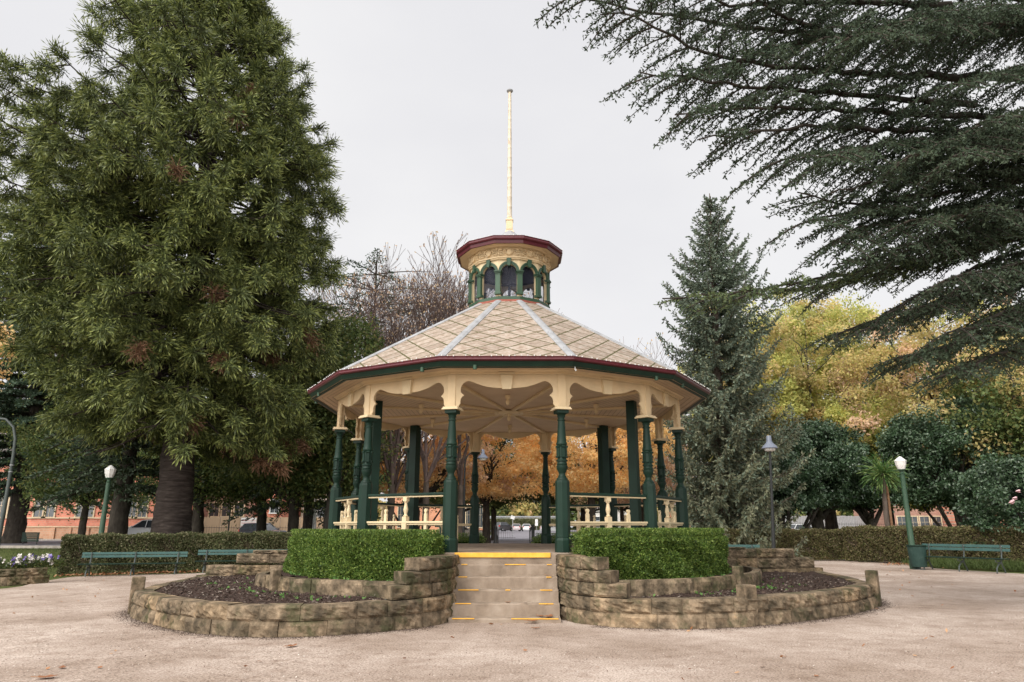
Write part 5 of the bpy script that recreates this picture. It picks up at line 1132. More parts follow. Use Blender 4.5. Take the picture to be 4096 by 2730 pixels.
# single curled leaves that stand out
def dry_leaf(x, y, z, s, rz, lab):
    pts = []; K = 18
    for k in range(K):
        a = 2*pi*k/K; r = s*(.62+.38*abs(cos(2.5*a)))*(1.15 if abs(a-pi) > 2.2 else .95); pts.append((r*cos(a)*1.1, r*sin(a)*.8))
    mb = MB(); vs = [(0, 0, .006)]+[(a, b, .35*s*((a/s)**2*.5+(b/s)**2*.9)+.004) for a, b in pts]
    vs = [(x+a*cos(rz)-b*sin(rz), y+a*sin(rz)+b*cos(rz), z+c) for a, b, c in vs]; mb.add(vs, [(0, 1+k, 1+(k+1) % K) for k in range(K)])
    mb.tube([(x, y, z+.008), (x-cos(rz)*s*1.5, y-sin(rz)*s*1.5, z+.02)], .003, 5)
    o = mb.build('fallen_leaf', L_litter); tag(o, lab, 'leaf', 'single curled brown leaves')
def gl(u, v):
    p = at(u, v, 10); d = p-np.array([CX, CY, CZ]); k = 1
    lo, hi = .1, 40
    for _ in range(40):
        m = (lo+hi)/2; q = np.array([CX, CY, CZ])+d/10*m
        if q[2] > gz(q[0], q[1]): lo = m
        else: hi = m
    return np.array([CX, CY, CZ])+d/10*lo
for u, v, s, rz, lab in ((183, 2716, .085, .3, 'curled brown leaf on the gravel at the bottom left corner'), (1163, 2590, .075, 1, 'curled brown leaf lying in front of the left garden wall'), (248, 2676, .05, 2, 'small dark leaf on the gravel above the bottom left corner'), (2143, 2517, .05, .5, 'small upright leaf on the gravel in front of the steps')):
    p = gl(u, v); dry_leaf(p[0], p[1], p[2]+.006, s, rz, lab)
dry_leaf(.36, -5.25, .03, .085, .2, 'crumpled brown leaf against the lowest step')
dry_leaf(.62, -5.05, .07, .09, 1.2, 'larger crumpled brown leaf in the right corner of the lowest step')
dry_leaf(.50, -5.0, .07, .07, 2.6, 'brown leaf on the lowest step beside the larger crumpled leaf')
dry_leaf(.66, -4.30, .61, .05, .3, 'brown leaf at the right end of the second step from the top')
dry_leaf(0.0, -4.84, .25, .045, .8, 'brown leaf on the middle of the second step from the bottom')

# ------------------------------------------------------------------ STREET FURNITURE
def bench(x, y, rz, label, L=2.75):
    t = thing('park_bench', label, 'bench', (x, y, gz(x, y)), rz, group='green slatted park benches')
    # local: x along the bench, +y towards the back
    for z, yy, tl in ((.80, .27, 0), (.69, .245, 0)):
        mb = MB(); mb.box((0, yy, z), (L, .028, .088)); 
        o = mb.build('back_slat', benchp, t, bevel=.006)
    for yy in (-.20, -.10, 0., .10): mb = MB(); mb.box((0, yy, .43), (L, .085, .03)); mb.build('seat_slat', green, t, bevel=.005)
    for u in (-L*.41, 0, L*.41):
        f = MB(); f.tube([(u, .215, .84), (u, .22, .62), (u, .17, .45), (u, .10, .33), (u, .16, .20), (u, .25, .08), (u, .27, 0)], .022, 6)
        f.tube([(u, .12, .41), (u, -.22, .40), (u, -.24, .36), (u, -.1, .31), (u, .1, .33)], .018, 6)
        f.tube([(u, .06, .31), (u, -.10, .25), (u, -.22, .15), (u, -.25, 0)], .022, 6); f.build('leg', iron, t, smooth=50)
    mb = MB()
    for u in (-L*.41, 0, L*.41):
        for z, yy in ((.80, .252), (.69, .228)): mb.box((u, yy, z), (.03, .012, .022))
    mb.build('bolts', white, t); return t
bench(14.75, 7.75, -1.02, 'teal slatted bench on the right, beside the bin')
_b1 = bench(-12.05, 7.45, .30, 'teal slatted bench, left one of the two in front of the left hedge', 3.1)
_b2 = bench(-8.85, 8.55, .26, 'teal slatted bench partly hidden behind the left garden wall', 3.1)
bench(6.55, 6.9, -.12, 'bench behind the right stone wall with only a bit of its back showing', 2.75)

for _b in (_b1, _b2): _b.scale = (1, 1, .84)
def street_lamp(u, d, htop, label, hg=.45):
    p = at(u, 2114, d); x, y = p[0], p[1]; z0 = gz(x, y); t = thing('street_lamp', label, 'street lamp', (x, y, 0), group='green lamp posts with white glass heads')
    mb = MB(); mb.lathe([(.16, z0), (.16, z0+.25), (.13, z0+.32), (.115, z0+.4), (.105, z0+.42), (.072, htop-hg-.16)], 14); mb.build('post', green2, t, smooth=40)
    z = htop-hg; mb = MB(); mb.lathe([(.085, z-.17), (.095, z-.15), (.06, z-.13), (.055, z-.07), (.10, z-.05), (.12, z-.02), (.12, z), (.08, z+.01)], 14); mb.build('collar', green2, t, smooth=40)
    opal = paint('opal_glass', (.80, .79, .76), rough=.25, dirt=.04)
    mb = MB(); mb.lathe([(.115, z), (.165, z+hg*.30), (.19, z+hg*.62), (.185, z+hg*.66)], 8, rot=pi/8); mb.build('lamp_glass', opal, t)
    mb = MB(); mb.lathe([(.20, z+hg*.64), (.19, z+hg*.69), (.06, z+hg*.95), (.02, z+hg)], 8, rot=pi/8); mb.build('lamp_cap', opal, t)
street_lamp(408, 26.5, 3.58, 'green lamp post with white faceted head behind the left hedge')
street_lamp(3638, 25.5, 3.85, 'green lamp post with white faceted head beside the bin on the right')
# curved grey lamp at the left edge
p = at(3, 2114, 27); x, y = p[0], p[1]; t = thing('curved_lamp_post', 'tall dark grey lamp post with a curved arm at the left edge', 'street lamp', (0, 0, 0))
mb = MB(); mb.tube([(x, y, gz(x, y)), (x, y, 2.2), (x-.01, y, 4.0), (x-.05, y, 4.6), (x-.2, y, 5.05), (x-.55, y, 5.35), (x-1.2, y, 5.42)], [.085, .07, .062, .055, .05, .045, .04], 10); mb.build('post', iron, t, smooth=60)
mb = MB(); mb.lathe([(.075, 3.35), (.08, 3.37), (.075, 3.39)], 10, (x, y)); mb.lathe([(.075, 3.60), (.08, 3.62), (.075, 3.64)], 10, (x, y)); mb.build('band', tin, t)
mb = MB(); mb.lathe([(.05, 5.42), (.09, 5.38), (.24, 5.22), (.25, 5.18)], 14, (x-1.25, y)); mb.build('lamp_shade', iron, t, smooth=50)
# bell shaped lamps
def bell_lamp(u, d, z, label, arm=0):
    p = at(u, 2114, d); x, y = p[0], p[1]; t = thing('bell_lamp', label, 'street lamp', (0, 0, 0), group='dark park lamps with bell shades')
    mb = MB()
    if arm: mb.tube([(x-arm, y, gz(x, y)), (x-arm, y, z-.3), (x-arm*.92, y, z+.05), (x-arm*.6, y, z+.38), (x-arm*.2, y, z+.42), (x, y, z+.3)], [.07, .05, .045, .04, .035, .035], 8)
    else: mb.tube([(x-.22, y, gz(x, y)), (x-.1, y, 2.2), (x, y, z)], [.085, .055, .045], 8)
    mb.build('post', blackm, t, smooth=60)
    mb = MB(); mb.lathe([(.06, z+.46), (.085, z+.44), (.10, z+.26), (.12, z+.20), (.24, z+.08), (.30, z+.0), (.29, z-.02)], 16, (x, y)); mb.build('lamp_shade', paint('blue_grey_shade', (.15, .17, .22), rough=.4), t, smooth=50)
    mb = MB(); mb.lathe([(.2, z-.005), (.19, z-.09), (.1, z-.12)], 14, (x, y)); mb.build('lamp_glass', white, t, smooth=50)
bell_lamp(3108, 26.5, 4.25, 'tall dark lamp with a bell shade in front of the spruce')
bell_lamp(1928, 38, 4.95, 'dark lamp on a curved arm seen through the bandstand', arm=.95)
p = at(914, 2114, 50); t = thing('lamp_post', 'thin black lamp post between the trunks near the hoarding', 'street lamp', (0, 0, 0)); mb = MB(); x, y = p[0], p[1]
mb.tube([(x, y, gz(x, y)), (x, y, 1.0), (x, y, 5.2)], [.09, .06, .05], 8); mb.lathe([(.16, gz(x, y)), (.14, gz(x, y)+.3), (.12, gz(x, y)+.7), (.07, gz(x, y)+.9)], 8, (x, y)); mb.build('post', blackm, t); mb = MB(); mb.lathe([(.05, 5.2), (.2, 5.3), (.1, 5.7), (.02, 5.8)], 8, (x, y)); mb.build('lamp_glass', white, t)
p = at(1256, 2114, 40); t = thing('white_post', 'white painted iron post with a ringed base left of the columns', 'post', (0, 0, 0)); x, y = p[0], p[1]; z0 = gz(x, y); mb = MB()
mb.lathe([(.20, z0), (.2, z0+.2), (.16, z0+.6), (.14, z0+1.0), (.17, z0+1.02), (.17, z0+1.1), (.12, z0+1.14), (.085, z0+2.2), (.11, z0+2.22), (.11, z0+2.28), (.08, z0+2.3), (.06, z0+3.6)], 12, (x, y)); mb.build('post', white, t, smooth=40)
mb = MB(); mb.lathe([(.03, z0+3.6), (.12, z0+3.65), (.14, z0+3.8), (.03, z0+3.95)], 10, (x, y)); mb.build('finial', white, t, smooth=50)
mb = MB(); p = at(1212, 2114, 42); mb.lathe([(.14, gz(p[0], p[1])), (.14, 1.2), (.17, 1.22), (.17, 1.3), (.08, 1.38)], 10, (p[0], p[1])); tag(mb.build('bollard', white, None, smooth=40), 'short white bollard beside the white post', 'bollard')
# bin by the right bench
p = gl(3655, 2252); p = at(3655, 2114, 25.2); x, y = p[0], p[1]; z0 = gz(x, y)
t = thing('litter_bin', 'battered dark green litter bin left of the right bench', 'litter bin', (x, y, z0), .1)
binm = noise_mat('scuffed_bin_paint', [(.35, (.018, .045, .038)), (.6, (.03, .065, .055)), (.74, (.10, .13, .12)), (.8, (.3, .32, .31))], scale=5, detail=9, rough=.6, bump=.3, nrough=.75)
mb = MB(); mb.lathe([(.24, .08), (.25, .1), (.29, .76), (.30, .77)], 26); mb.build('body', binm, t, smooth=40)
mb = MB(); mb.lathe([(.305, .75), (.315, .76), (.315, .79), (.28, .80), (.26, .77)], 26, cap=False); mb.build('rim', green, t, smooth=40)
mb = MB(); mb.lathe([(.05, 0), (.05, .09)], 10); mb.lathe([(.2, 0), (.2, .02)], 14); mb.build('stand', iron, t)
p = at(3026, 2114, 34); x, y = p[0], p[1]; z0 = gz(x, y); t = thing('post_bin', 'small dark bin on a thin post under the spruce', 'litter bin', (0, 0, 0)); mb = MB(); mb.lathe([(.17, .95), (.20, 1.42), (.2, 1.44)], 4, (x, y), rot=.6); mb.build('body', blackm, t); mb = MB(); mb.lathe([(.03, z0), (.03, 1.0)], 8, (x, y)); mb.build('post', iron, t)
# dark bench seen from behind on the left lawn
p = at(128, 2114, 52); x, y = p[0], p[1]; z0 = gz(x, y); t = thing('lawn_bench', 'dark green bench seen from behind, beside the left cedar trunk', 'bench', (x, y, z0), -.05); 
for k in range(5): mb = MB(); mb.box((0, 0, .28+.13*k), (1.25, .04, .11)); mb.build('back_slat', green, t)
for u in (-.5, .5): mb = MB(); mb.box((u, .03, .42), (.06, .05, .84)); mb.build('leg', blackm, t)
mb = MB(); mb.box((0, .25, .40), (1.25, .42, .04)); mb.build('seat', green, t)
# drain pipe elbow in the left bed
mb = MB(); mb.tube([(-1.45, -5.35, .52), (-1.62, -5.42, .50), (-1.72, -5.45, .46), (-1.76, -5.46, .36), (-1.76, -5.46, .28)], .035, 12); tag(mb.build('pipe', noise_mat('grey_pipe', [(.3, (.06, .075, .07)), (.7, (.1, .12, .11))], rough=.5), None, smooth=50), 'dark grey pipe elbow coming out of the left wing wall', 'pipe')
# flower bed on the far left
t = thing('flower_bed_wall', 'low rough stone wall under the white and purple flowers', 'stone wall')
fbp = smooth_path([(-17.5, 2.9), (-15.2, 3.2), (-13.6, 3.8), (-12.9, 4.6)], 30); stone_wall('wall', fbp, [(-.1, .22, 0, 1), (.224, .42, 0, .985)], .35, t, blk=.7, seed=77, amp=.05)
flw = []; gF = np.random.default_rng(12); whitep = leaf_mat('white_petals', [(.75, .72, .66), (.85, .82, .78), (.70, .66, .62)], trans=.3, clump=0); purp = leaf_mat('purple_petals', [(.16, .10, .36), (.25, .18, .52), (.38, .32, .68)], trans=.3, clump=0); darkp = leaf_mat('dark_purple_petals', [(.03, .02, .08), (.05, .03, .12)], trans=.2, clump=0)
def on_bed():
    s = gF.random(); q = fbp[int(s*29)]; return q+np.array([.25, 1.])*gF.uniform(.1, .62)
C = []; D = []
for _ in range(900):
    q = on_bed(); z = gz(q[0], q[1])+.40+gF.uniform(0, .22)
    for k in range(5): C.append((q[0]+gF.normal()*.04, q[1]+gF.normal()*.04, z)); D.append(gF.normal(size=3)+[0, 0, .6])
t = thing('pansy_bed', 'bed of white and purple pansies at the left edge', 'flowers'); leaves('foliage', C, D, .08, .04, L_elm, t)
C = []; D = []; M_ = []
for _ in range(150):
    q = on_bed(); c = 0 if gF.random() < .55 else (1 if gF.random() < .75 else 2); zz = gz(q[0], q[1])+.50+gF.uniform(0, .26); q = q+np.array([.0, -.1]); r = gF.uniform(.035, .06); tl = unit(np.array([[gF.normal()*.5, -1, .6]]))[0]
    ux = unit(np.cross(tl, [0, 0, 1.])[None])[0]; uy = np.cross(ux, tl)
    for k in range(6):
        a = k*pi/3; dd = ux*cos(a)+uy*sin(a); C.append(np.array([q[0], q[1], zz])); D.append(dd*1.0+tl*.15); M_.append(c)
leaves('flowers', C, D, .075, .07, [whitep, purp, darkp], t, M_, flat=.25)
sheet('bed_soil', np.array([[fbp[i][0]+.05*j for j in (1, 3, 6)] for i in range(30)]), np.array([[fbp[i][1]+.28*j for j in (1, 2, 3)] for i in range(30)]), .38, soil)
# grasses under the right bench
n = 5000; C = []; D = []
for _ in range(n):
    a, b = under([(15.0, 10.6), (16.2, 8.9), (17.4, 7.4)], .0); q = np.array([a, b])+g.normal(size=2)*[.35, .45]; C.append((q[0], q[1], gz(*q))); D.append(g.normal(size=3)*[.5, .5, 0]+[0, 0, 1])
o = leaves('long_grass', C, D, g.uniform(.2, .42, n), .018, L_grass); tag(o, 'clump of long grass behind the right bench', 'grass', kind='stuff')
# grass tufts on the lawn at left
n = 26000; X = g.uniform(-34, -13, n); Y = g.uniform(4, 30, n); k = (Y > 4.6+(-13-X)*.0) & (X < -13.2-(Y < 8)*.8); X, Y = X[k], Y[k]; Z = np.array([gz(a, b) for a, b in zip(X, Y)])-.03
o = leaves('lawn', np.stack([X, Y, Z], 1), rdir(len(X))*[.5, .5, 0]+[0, 0, 1.], g.uniform(.05, .1, len(X)), .02, L_grass); tag(o, 'short lawn grass on the left', 'grass', kind='stuff')

# ------------------------------------------------------------------ BUILDINGS, FENCES
def brick_mat(name, c1, c2, mortar, scale=5., bw=.5, rh=.16):
    m, nt, b = base(name, .9); tc = nn(nt, 'ShaderNodeTexCoord'); mp = nn(nt, 'ShaderNodeMapping'); mp.inputs['Rotation'].default_value = (pi/2, 0, 0); nt.links.new(tc.outputs['Object'], mp.inputs[0])
    br = nn(nt, 'ShaderNodeTexBrick'); br.inputs['Scale'].default_value = scale; br.inputs['Color1'].default_value = (*c1, 1); br.inputs['Color2'].default_value = (*c2, 1); br.inputs['Mortar'].default_value = (*mortar, 1)
    br.inputs['Mortar Size'].default_value = .02; br.inputs['Brick Width'].default_value = bw; br.inputs['Row Height'].default_value = rh*2
    nt.links.new(mp.outputs[0], br.inputs[0]); n = nn(nt, 'ShaderNodeTexNoise'); n.inputs['Scale'].default_value = .7; n.inputs['Detail'].default_value = 6; nt.links.new(tc.outputs['Object'], n.inputs[0]); r = ramp(nt, [(.3, (.75,)*3), (.7, (1.1,)*3)]); nt.links.new(n.outputs[0], r.inputs[0])
    mx = nn(nt, 'ShaderNodeMix', data_type='RGBA', blend_type='MULTIPLY'); mx.inputs[0].default_value = 1; nt.links.new(br.outputs[0], mx.inputs[6]); nt.links.new(r.outputs[0], mx.inputs[7]); nt.links.new(mx.outputs[2], b.inputs['Base Color']); return m
brick = brick_mat('red_brick', (.62, .21, .14), (.72, .28, .19), (.55, .36, .28), 1.6)
brick_o = brick_mat('orange_brick', (.66, .28, .15), (.72, .33, .2), (.5, .36, .28), 1.6)
brick_t = brick_mat('tan_brick', (.52, .27, .17), (.58, .33, .22), (.5, .4, .3), 1.6)
brick_b = brick_mat('brown_brick', (.34, .18, .14), (.42, .23, .18), (.35, .27, .22), 1.6)
sand = paint('window_stone', (.62, .50, .34), rough=.8); glassd = paint('dark_window_glass', (.05, .06, .07), rough=.12, dirt=.3, spec=.8)
roofm = noise_mat('roof_tiles', [(.3, (.12, .10, .10)), (.7, (.2, .17, .16))], scale=3, rough=.8)
def building(name, label, x0, x1, y, dep, z0, z1, mat, wins, roofh=3, wz=None, cat='building', frame=sand, string=None, rz=0):
    t = thing(name, label, cat); wall = MB(); wall.box(((x0+x1)/2, y+dep/2, (z0+z1)/2), (x1-x0, dep, z1-z0)); wall.build('wall', mat, t)
    if roofh:
        r = MB(); e = .5; r.add([(x0-e, y-e, z1), (x1+e, y-e, z1), (x1+e, y+dep+e, z1), (x0-e, y+dep+e, z1), (x0+dep*.4, y+dep/2, z1+roofh), (x1-dep*.4, y+dep/2, z1+roofh)], [(0, 1, 5, 4), (1, 2, 5), (2, 3, 4, 5), (3, 0, 4), (3, 2, 1, 0)]); r.build('roof', roofm, t)
    for (wx, wz0, ww, wh) in wins:
        f = MB()
        for c, d in (((wx, y-.03, wz0-.06), (ww+.34, .16, .12)), ((wx, y-.03, wz0+wh+.06), (ww+.3, .12, .12)), ((wx-ww/2-.06, y-.03, wz0+wh/2), (.12, .12, wh)), ((wx+ww/2+.06, y-.03, wz0+wh/2), (.12, .12, wh))): f.box(c, d)
        fr = f.build('window', frame, t); p_ = MB(); p_.box((wx, y-.005, wz0+wh/2), (ww, .02, wh)); p_.build('pane', glassd, fr)
        m_ = MB(); m_.box((wx, y-.025, wz0+wh*.55), (ww, .03, .03)); m_.box((wx, y-.025, wz0+wh*.5), (.03, .026, wh)); m_.build('glazing_bar', frame, fr)
    if string:
        s = MB()
        for zz in string: s.box(((x0+x1)/2, y-.04, zz), (x1-x0, .1, .12))
        s.build('string_course', sand, t)
    return t
yb = 51.5
X = lambda u, y: at(u, 2114, y-CY)[0]
wl = [(X(u, yb+2), 2.35, 1.0, 1.9) for u in (148, 187, 317, 344)]+[(X(u, yb+2), 2.35, .9, 1.9) for u in (520, 560, -10, 40)]
building('brick_hall', 'long red brick building with stone-framed windows behind the left trees', -75, X(612, yb+2), yb+2, 10, 0, 7.5, brick, wl, 3.5, string=[2.25, 6.5])
t = thing('brick_garden_wall', 'low tan brick wall with piers along the left road', 'wall'); w = MB(); x1 = X(625, yb); w.box(((-75+x1)/2, yb, .75), (x1+75, .3, 1.3)); w.build('wall', brick_t, t)
c = MB(); c.box(((-75+x1)/2, yb, 1.44), (x1+75, .42, .09)); c.build('coping', sand, t)
for u in (20, 212, 277, 349, 430, 500, 580): pm = MB(); pm.box((X(u, yb-.2), yb-.2, .72), (.45, .14, 1.24)); pm.build('pier', brick_t, t)
building('red_house', 'small red brick house with a white framed window behind the hoarding', X(1055, 60), X(1122, 60), 60, 7, .4, 7, brick, [(X(1092, 60), 2.9, .8, 1.3)], 2.5, frame=white, cat='house')
building('cream_house', 'pale cream house behind the hoarding right of the red house', X(1200, 66), X(1420, 66), 66, 8, .4, 6, paint('cream_render', (.62, .55, .47), rough=.85), [(X(1290, 66), 2.6, 1.3, 1.2), (X(1360, 66), 2.6, 1.3, 1.2)], 2.5, frame=white, cat='house')
building('brown_house', 'brick house with cream trim glimpsed above the hoarding', X(800, 64), X(1010, 64), 64, 8, .4, 5.6, brick_b, [(X(u, 64), 2.6, 1.0, 1.4) for u in (850, 900, 950)], 2.5, cat='house')
# timber hoarding with signboard, iron railing in front
t = thing('hoarding', 'tall tan timber hoarding behind the iron railing on the left', 'fence', group=None); ply = noise_mat('hoarding_boards', [(.3, (.36, .26, .17)), (.7, (.46, .34, .23))], scale=1.2, rough=.9, stretch=(1, 1, .1)); y = 50.5
ua = np.linspace(640, 1440, 11)
for a, b in zip(ua[:-1], ua[1:]): p_ = MB(); xa, xb = X(a, y), X(b, y)-.05; p_.box(((xa+xb)/2, y, 1.28), (xb-xa, .05, 2.05)); p_.build('panel', ply, t)
for a in ua: p_ = MB(); p_.box((X(a, y), y+.06, 1.2), (.1, .07, 2.3)); p_.build('post', kerbm, t)
xa, xb = X(963, y), X(1024, y); sg = MB(); sg.box(((xa+xb)/2, y-.07, 1.80), (xb-xa, .04, .92)); t2 = thing('signboard', 'white signboard with thin red stripes fixed to the hoarding', 'sign'); sg.build('board', white, t2)
redm = paint('red_stripe', (.6, .10, .09)); 
for z, h in ((1.98, .025), (1.80, .025), (1.74, .02), (1.5, .05)): s_ = MB(); s_.box(((xa+xb)/2, y-.093, z), (xb-xa-.1, .006, h)); s_.build('stripe', redm, t2)
def iron_fence(label, x0, x1, y, z0f, h, every=.16, slope=0, grp='iron railings across the road'):
    t = thing('iron_fence', label, 'railing', group=grp); n = int((x1-x0)/every); A_ = []; B_ = []
    for i in range(n): x = x0+every*i; yy = y+slope*(x-x0); z = z0f(x, yy); A_.append((x, yy, z)); B_.append((x, yy, z+h+.08*(i % 2)))
    segs('bars', A_, B_, .012, .012, blackm, t, 3)
    for q in (.12, h-.1): r = MB(); r.tube([(x0, y, z0f(x0, y)+q), (x1, y+slope*(x1-x0), z0f(x1, y+slope*(x1-x0))+q)], .018, 4); r.build('rail', blackm, t)
iron_fence('spiked iron railing in front of the tan hoarding', X(680, 49.6), X(1330, 49.6), 49.6, lambda x, y: .62, .85, .22)
sb = MB(); xa, xb = X(660, 49.6), X(1340, 49.6); sb.box(((xa+xb)/2, 49.6, .42), (xb-xa, .35, .42)); tag(sb.build('plinth_wall', kerbm), 'low stone plinth under the spiked railing', 'wall')
# through the bandstand
y = 98; building('orange_brick_hall', 'orange brick building with narrow tall windows seen through the left of the bandstand', X(1560, y), X(1943, y), y, 12, .4, 7.5, brick_o, [(X(u, y), 1.5, .75, 3.4) for u in (1600, 1650, 1700, 1832, 1851, 1869, 1920)], 3)
iron_fence('low iron fence on the verge seen through the bandstand', X(1840, 58), X(2062, 58), 58, gz, .95, .22)
iron_fence('iron fence on the verge right of the rear opening', X(2230, 60), X(2700, 72), 60, gz, 1.0, .26, slope=.3)
hedge_wall = woodland; gg_ = np.random.default_rng(4); n = 26000; y0 = 158; xa, xb = X(1960, y0), X(2240, y0); x = gg_.uniform(xa, xb, n); z = gg_.uniform(.9, 3.5, n)
t = thing('ivy_hedge', 'long clipped green hedge behind the far parked cars', 'hedge'); mb = MB(); mb.box(((xa+xb)/2, y0+.9, 2.1), (xb-xa, 1.2, 2.5)); mb.build('branches', corebox, t)
leaves('foliage', np.stack([x, y0+gg_.normal(size=n)*.12, z], 1), rdir(n), .22, .15, L_olive, t)
t = thing('guard_rail', 'pale metal guard rail above the far green hedge', 'railing'); mb = MB(); mb.box(((xa+xb)/2, y0+1.2, 4.05), (xb-xa, .08, .32)); mb.box(((xa+xb)/2, y0+1.16, 3.72), (xb-xa, .05, .1)); mb.build('rail', tin, t)
for k in range(8): p_ = MB(); p_.box((xa+(xb-xa)*k/7, y0+1.3, 3.6), (.12, .1, 1.2)); p_.build('post', tin, t)
# gate posts
def gate_post(u, d, h, w, label, rnd=False):
    p = at(u, 2114, d); x, y = p[0], p[1]; z = gz(x, y); t = thing('gate_post', label, 'post', group='dark posts at the park gate'); mb = MB(); 
    if rnd: mb.lathe([(w*.75, z), (w*.72, z+.25), (w*.5, z+.32), (w*.5, z+h-.3), (w*.62, z+h-.28), (w*.62, z+h-.15), (w*.4, z+h-.1), (w*.35, z+h)], 12, (x, y)); mb.build('post', blackm, t, smooth=40)
    else: mb.box((x, y, z+h/2), (w, w, h)); mb.build('post', blackm, t, bevel=.01)
gate_post(1982, 52, 1.42, .22, 'round dark gate post left of the rear opening', True); gate_post(2132, 52, 1.42, .24, 'round dark gate post right of the rear opening', True)
gate_post(1992, 44, 1.15, .07, 'thin dark gate post just right of the left round gate post'); gate_post(2119.5, 44, 1.25, .08, 'thin dark gate post just left of the right round gate post')
# street signs
def sign(u, d, z, w, h, label, tilt=0, lines=2):
    p = at(u, 2114, d); x, y = p[0], p[1]; t = thing('street_sign', label, 'sign'); mb = MB(); mb.box((x, y, (gz(x, y)+z)/2), (.09, .09, z-gz(x, y))); mb.build('post', tin, t)
    def plate(zc, w, h):
        mb = MB(); vs = [(-w/2, -h/2), (w/2, -h/2), (w/2, h/2), (-w/2, h/2)]; c, s = cos(tilt), sin(tilt); mb.prism([(a*c-b*s, a*s+b*c) for a, b in vs], lambda a, b, e: (x+a, y-.08-e, zc+b), 0, .03); mb.build('plate', white, t)
    plate(z-h/2, w, h)
    if lines == 2: plate(z-h*1.6, w*1.05, h*1.1)
sign(2146, 150, 3.15, .55, .6, 'pole with two small white sign plates beside the far hedge'); sign(2051, 90, 2.85, .5, .42, 'tilted white sign above the parked dark car', tilt=-.3, lines=1)
# right hand side
yr = 92; grey = noise_mat('weathered_palings', [(.3, (.26, .25, .26)), (.7, (.38, .37, .38))], scale=1.5, rough=.95, stretch=(6, 1, .2))
t = thing('paling_fence', 'grey weathered paling fence across the road on the right', 'fence'); x0, x1 = X(3060, yr), X(3560, yr); mb = MB(); nP = int((x1-x0)/.22)
for i in range(nP): mb.box((x0+.22*i, yr, 2.05+random.uniform(-.04, .04)), (.19, .04, 2.3))
mb.build('palings', grey, t); mb = MB(); mb.box(((x0+x1)/2, yr+.06, 2.3), (x1-x0, .06, .12)); mb.build('rail', grey, t)
building('brown_brick_house', 'brown brick house with cream window frames behind the right lamp post', X(3540, 88), X(3790, 88), 88, 9, .3, 5.8, brick_b, [(X(u, 88), 1.35, 1.3, 1.7) for u in (3612, 3655, 3702, 3750)], 2.5, cat='house')
building('red_brick_house', 'bright red brick house with a cream framed window behind the largest shrub', X(3848, 84), X(4020, 84), 84, 9, .3, 5.8, brick, [(X(3902, 84), 1.5, 2.6, 1.25)], 2.5, cat='house')
building('white_house', 'pale house glimpsed under the spruce and shrubs', X(2840, 106), X(3150, 106), 106, 9, .5, 5.4, paint('white_render', (.72, .68, .62), rough=.85), [(X(u, 106), 2.2, 1.6, 1.3) for u in (2900, 2980, 3070)], 2.5, cat='house', frame=brick_o)
building('orange_house', 'orange brick wall glimpsed left of the spruce trunk', X(2690, 100), X(2838, 100), 100, 9, .5, 5.0, brick_o, [(X(2760, 100), 2.0, 1.5, 1.3)], 2.5, cat='house', frame=white)
building('grey_house', 'low white-roofed house seen through the right railing', X(2360, 110), X(2560, 110), 110, 9, .5, 4.6, paint('pale_render', (.6, .58, .55), rough=.85), [(X(u, 110), 1.7, 1.8, 1.6) for u in (2400, 2450, 2510)], 2., cat='house', frame=white)
t = thing('retaining_wall', 'low sandstone retaining wall along the far side of the right road', 'wall'); mb = MB(); xs_ = np.linspace(14, 110, 17)
for a, b in zip(xs_[:-1], xs_[1:]):
    ya, yb_ = far(a)+3, far(b)+3; mb.add([(a, ya, 0), (b, yb_, 0), (b, yb_, 1.02), (a, ya, 1.02), (a, ya+.5, 1.02), (b, yb_+.5, 1.02)], [(0, 1, 2, 3), (3, 2, 5, 4)])
mb.build('wall', noise_mat('pale_sandstone', [(.3, (.40, .32, .24)), (.7, (.6, .5, .4))], scale=1.5, rough=.95), t)
mb = MB()
for a, b in zip(xs_[:-1], xs_[1:]): ya, yb_ = far(a)+3.5, far(b)+3.5; mb.add([(a, ya, 1.01), (b, yb_, 1.01), (b, max(yb_+2, 96), 1.12), (a, max(ya+2, 96), 1.12)], [(0, 1, 2, 3)])
tag(mb.build('verge', grass_m), kind='structure')
iron_fence('thin iron fence on top of the right retaining wall', 20, 66, far(20)+3.8, lambda x, y: 1.05, .9, .3, slope=.42)

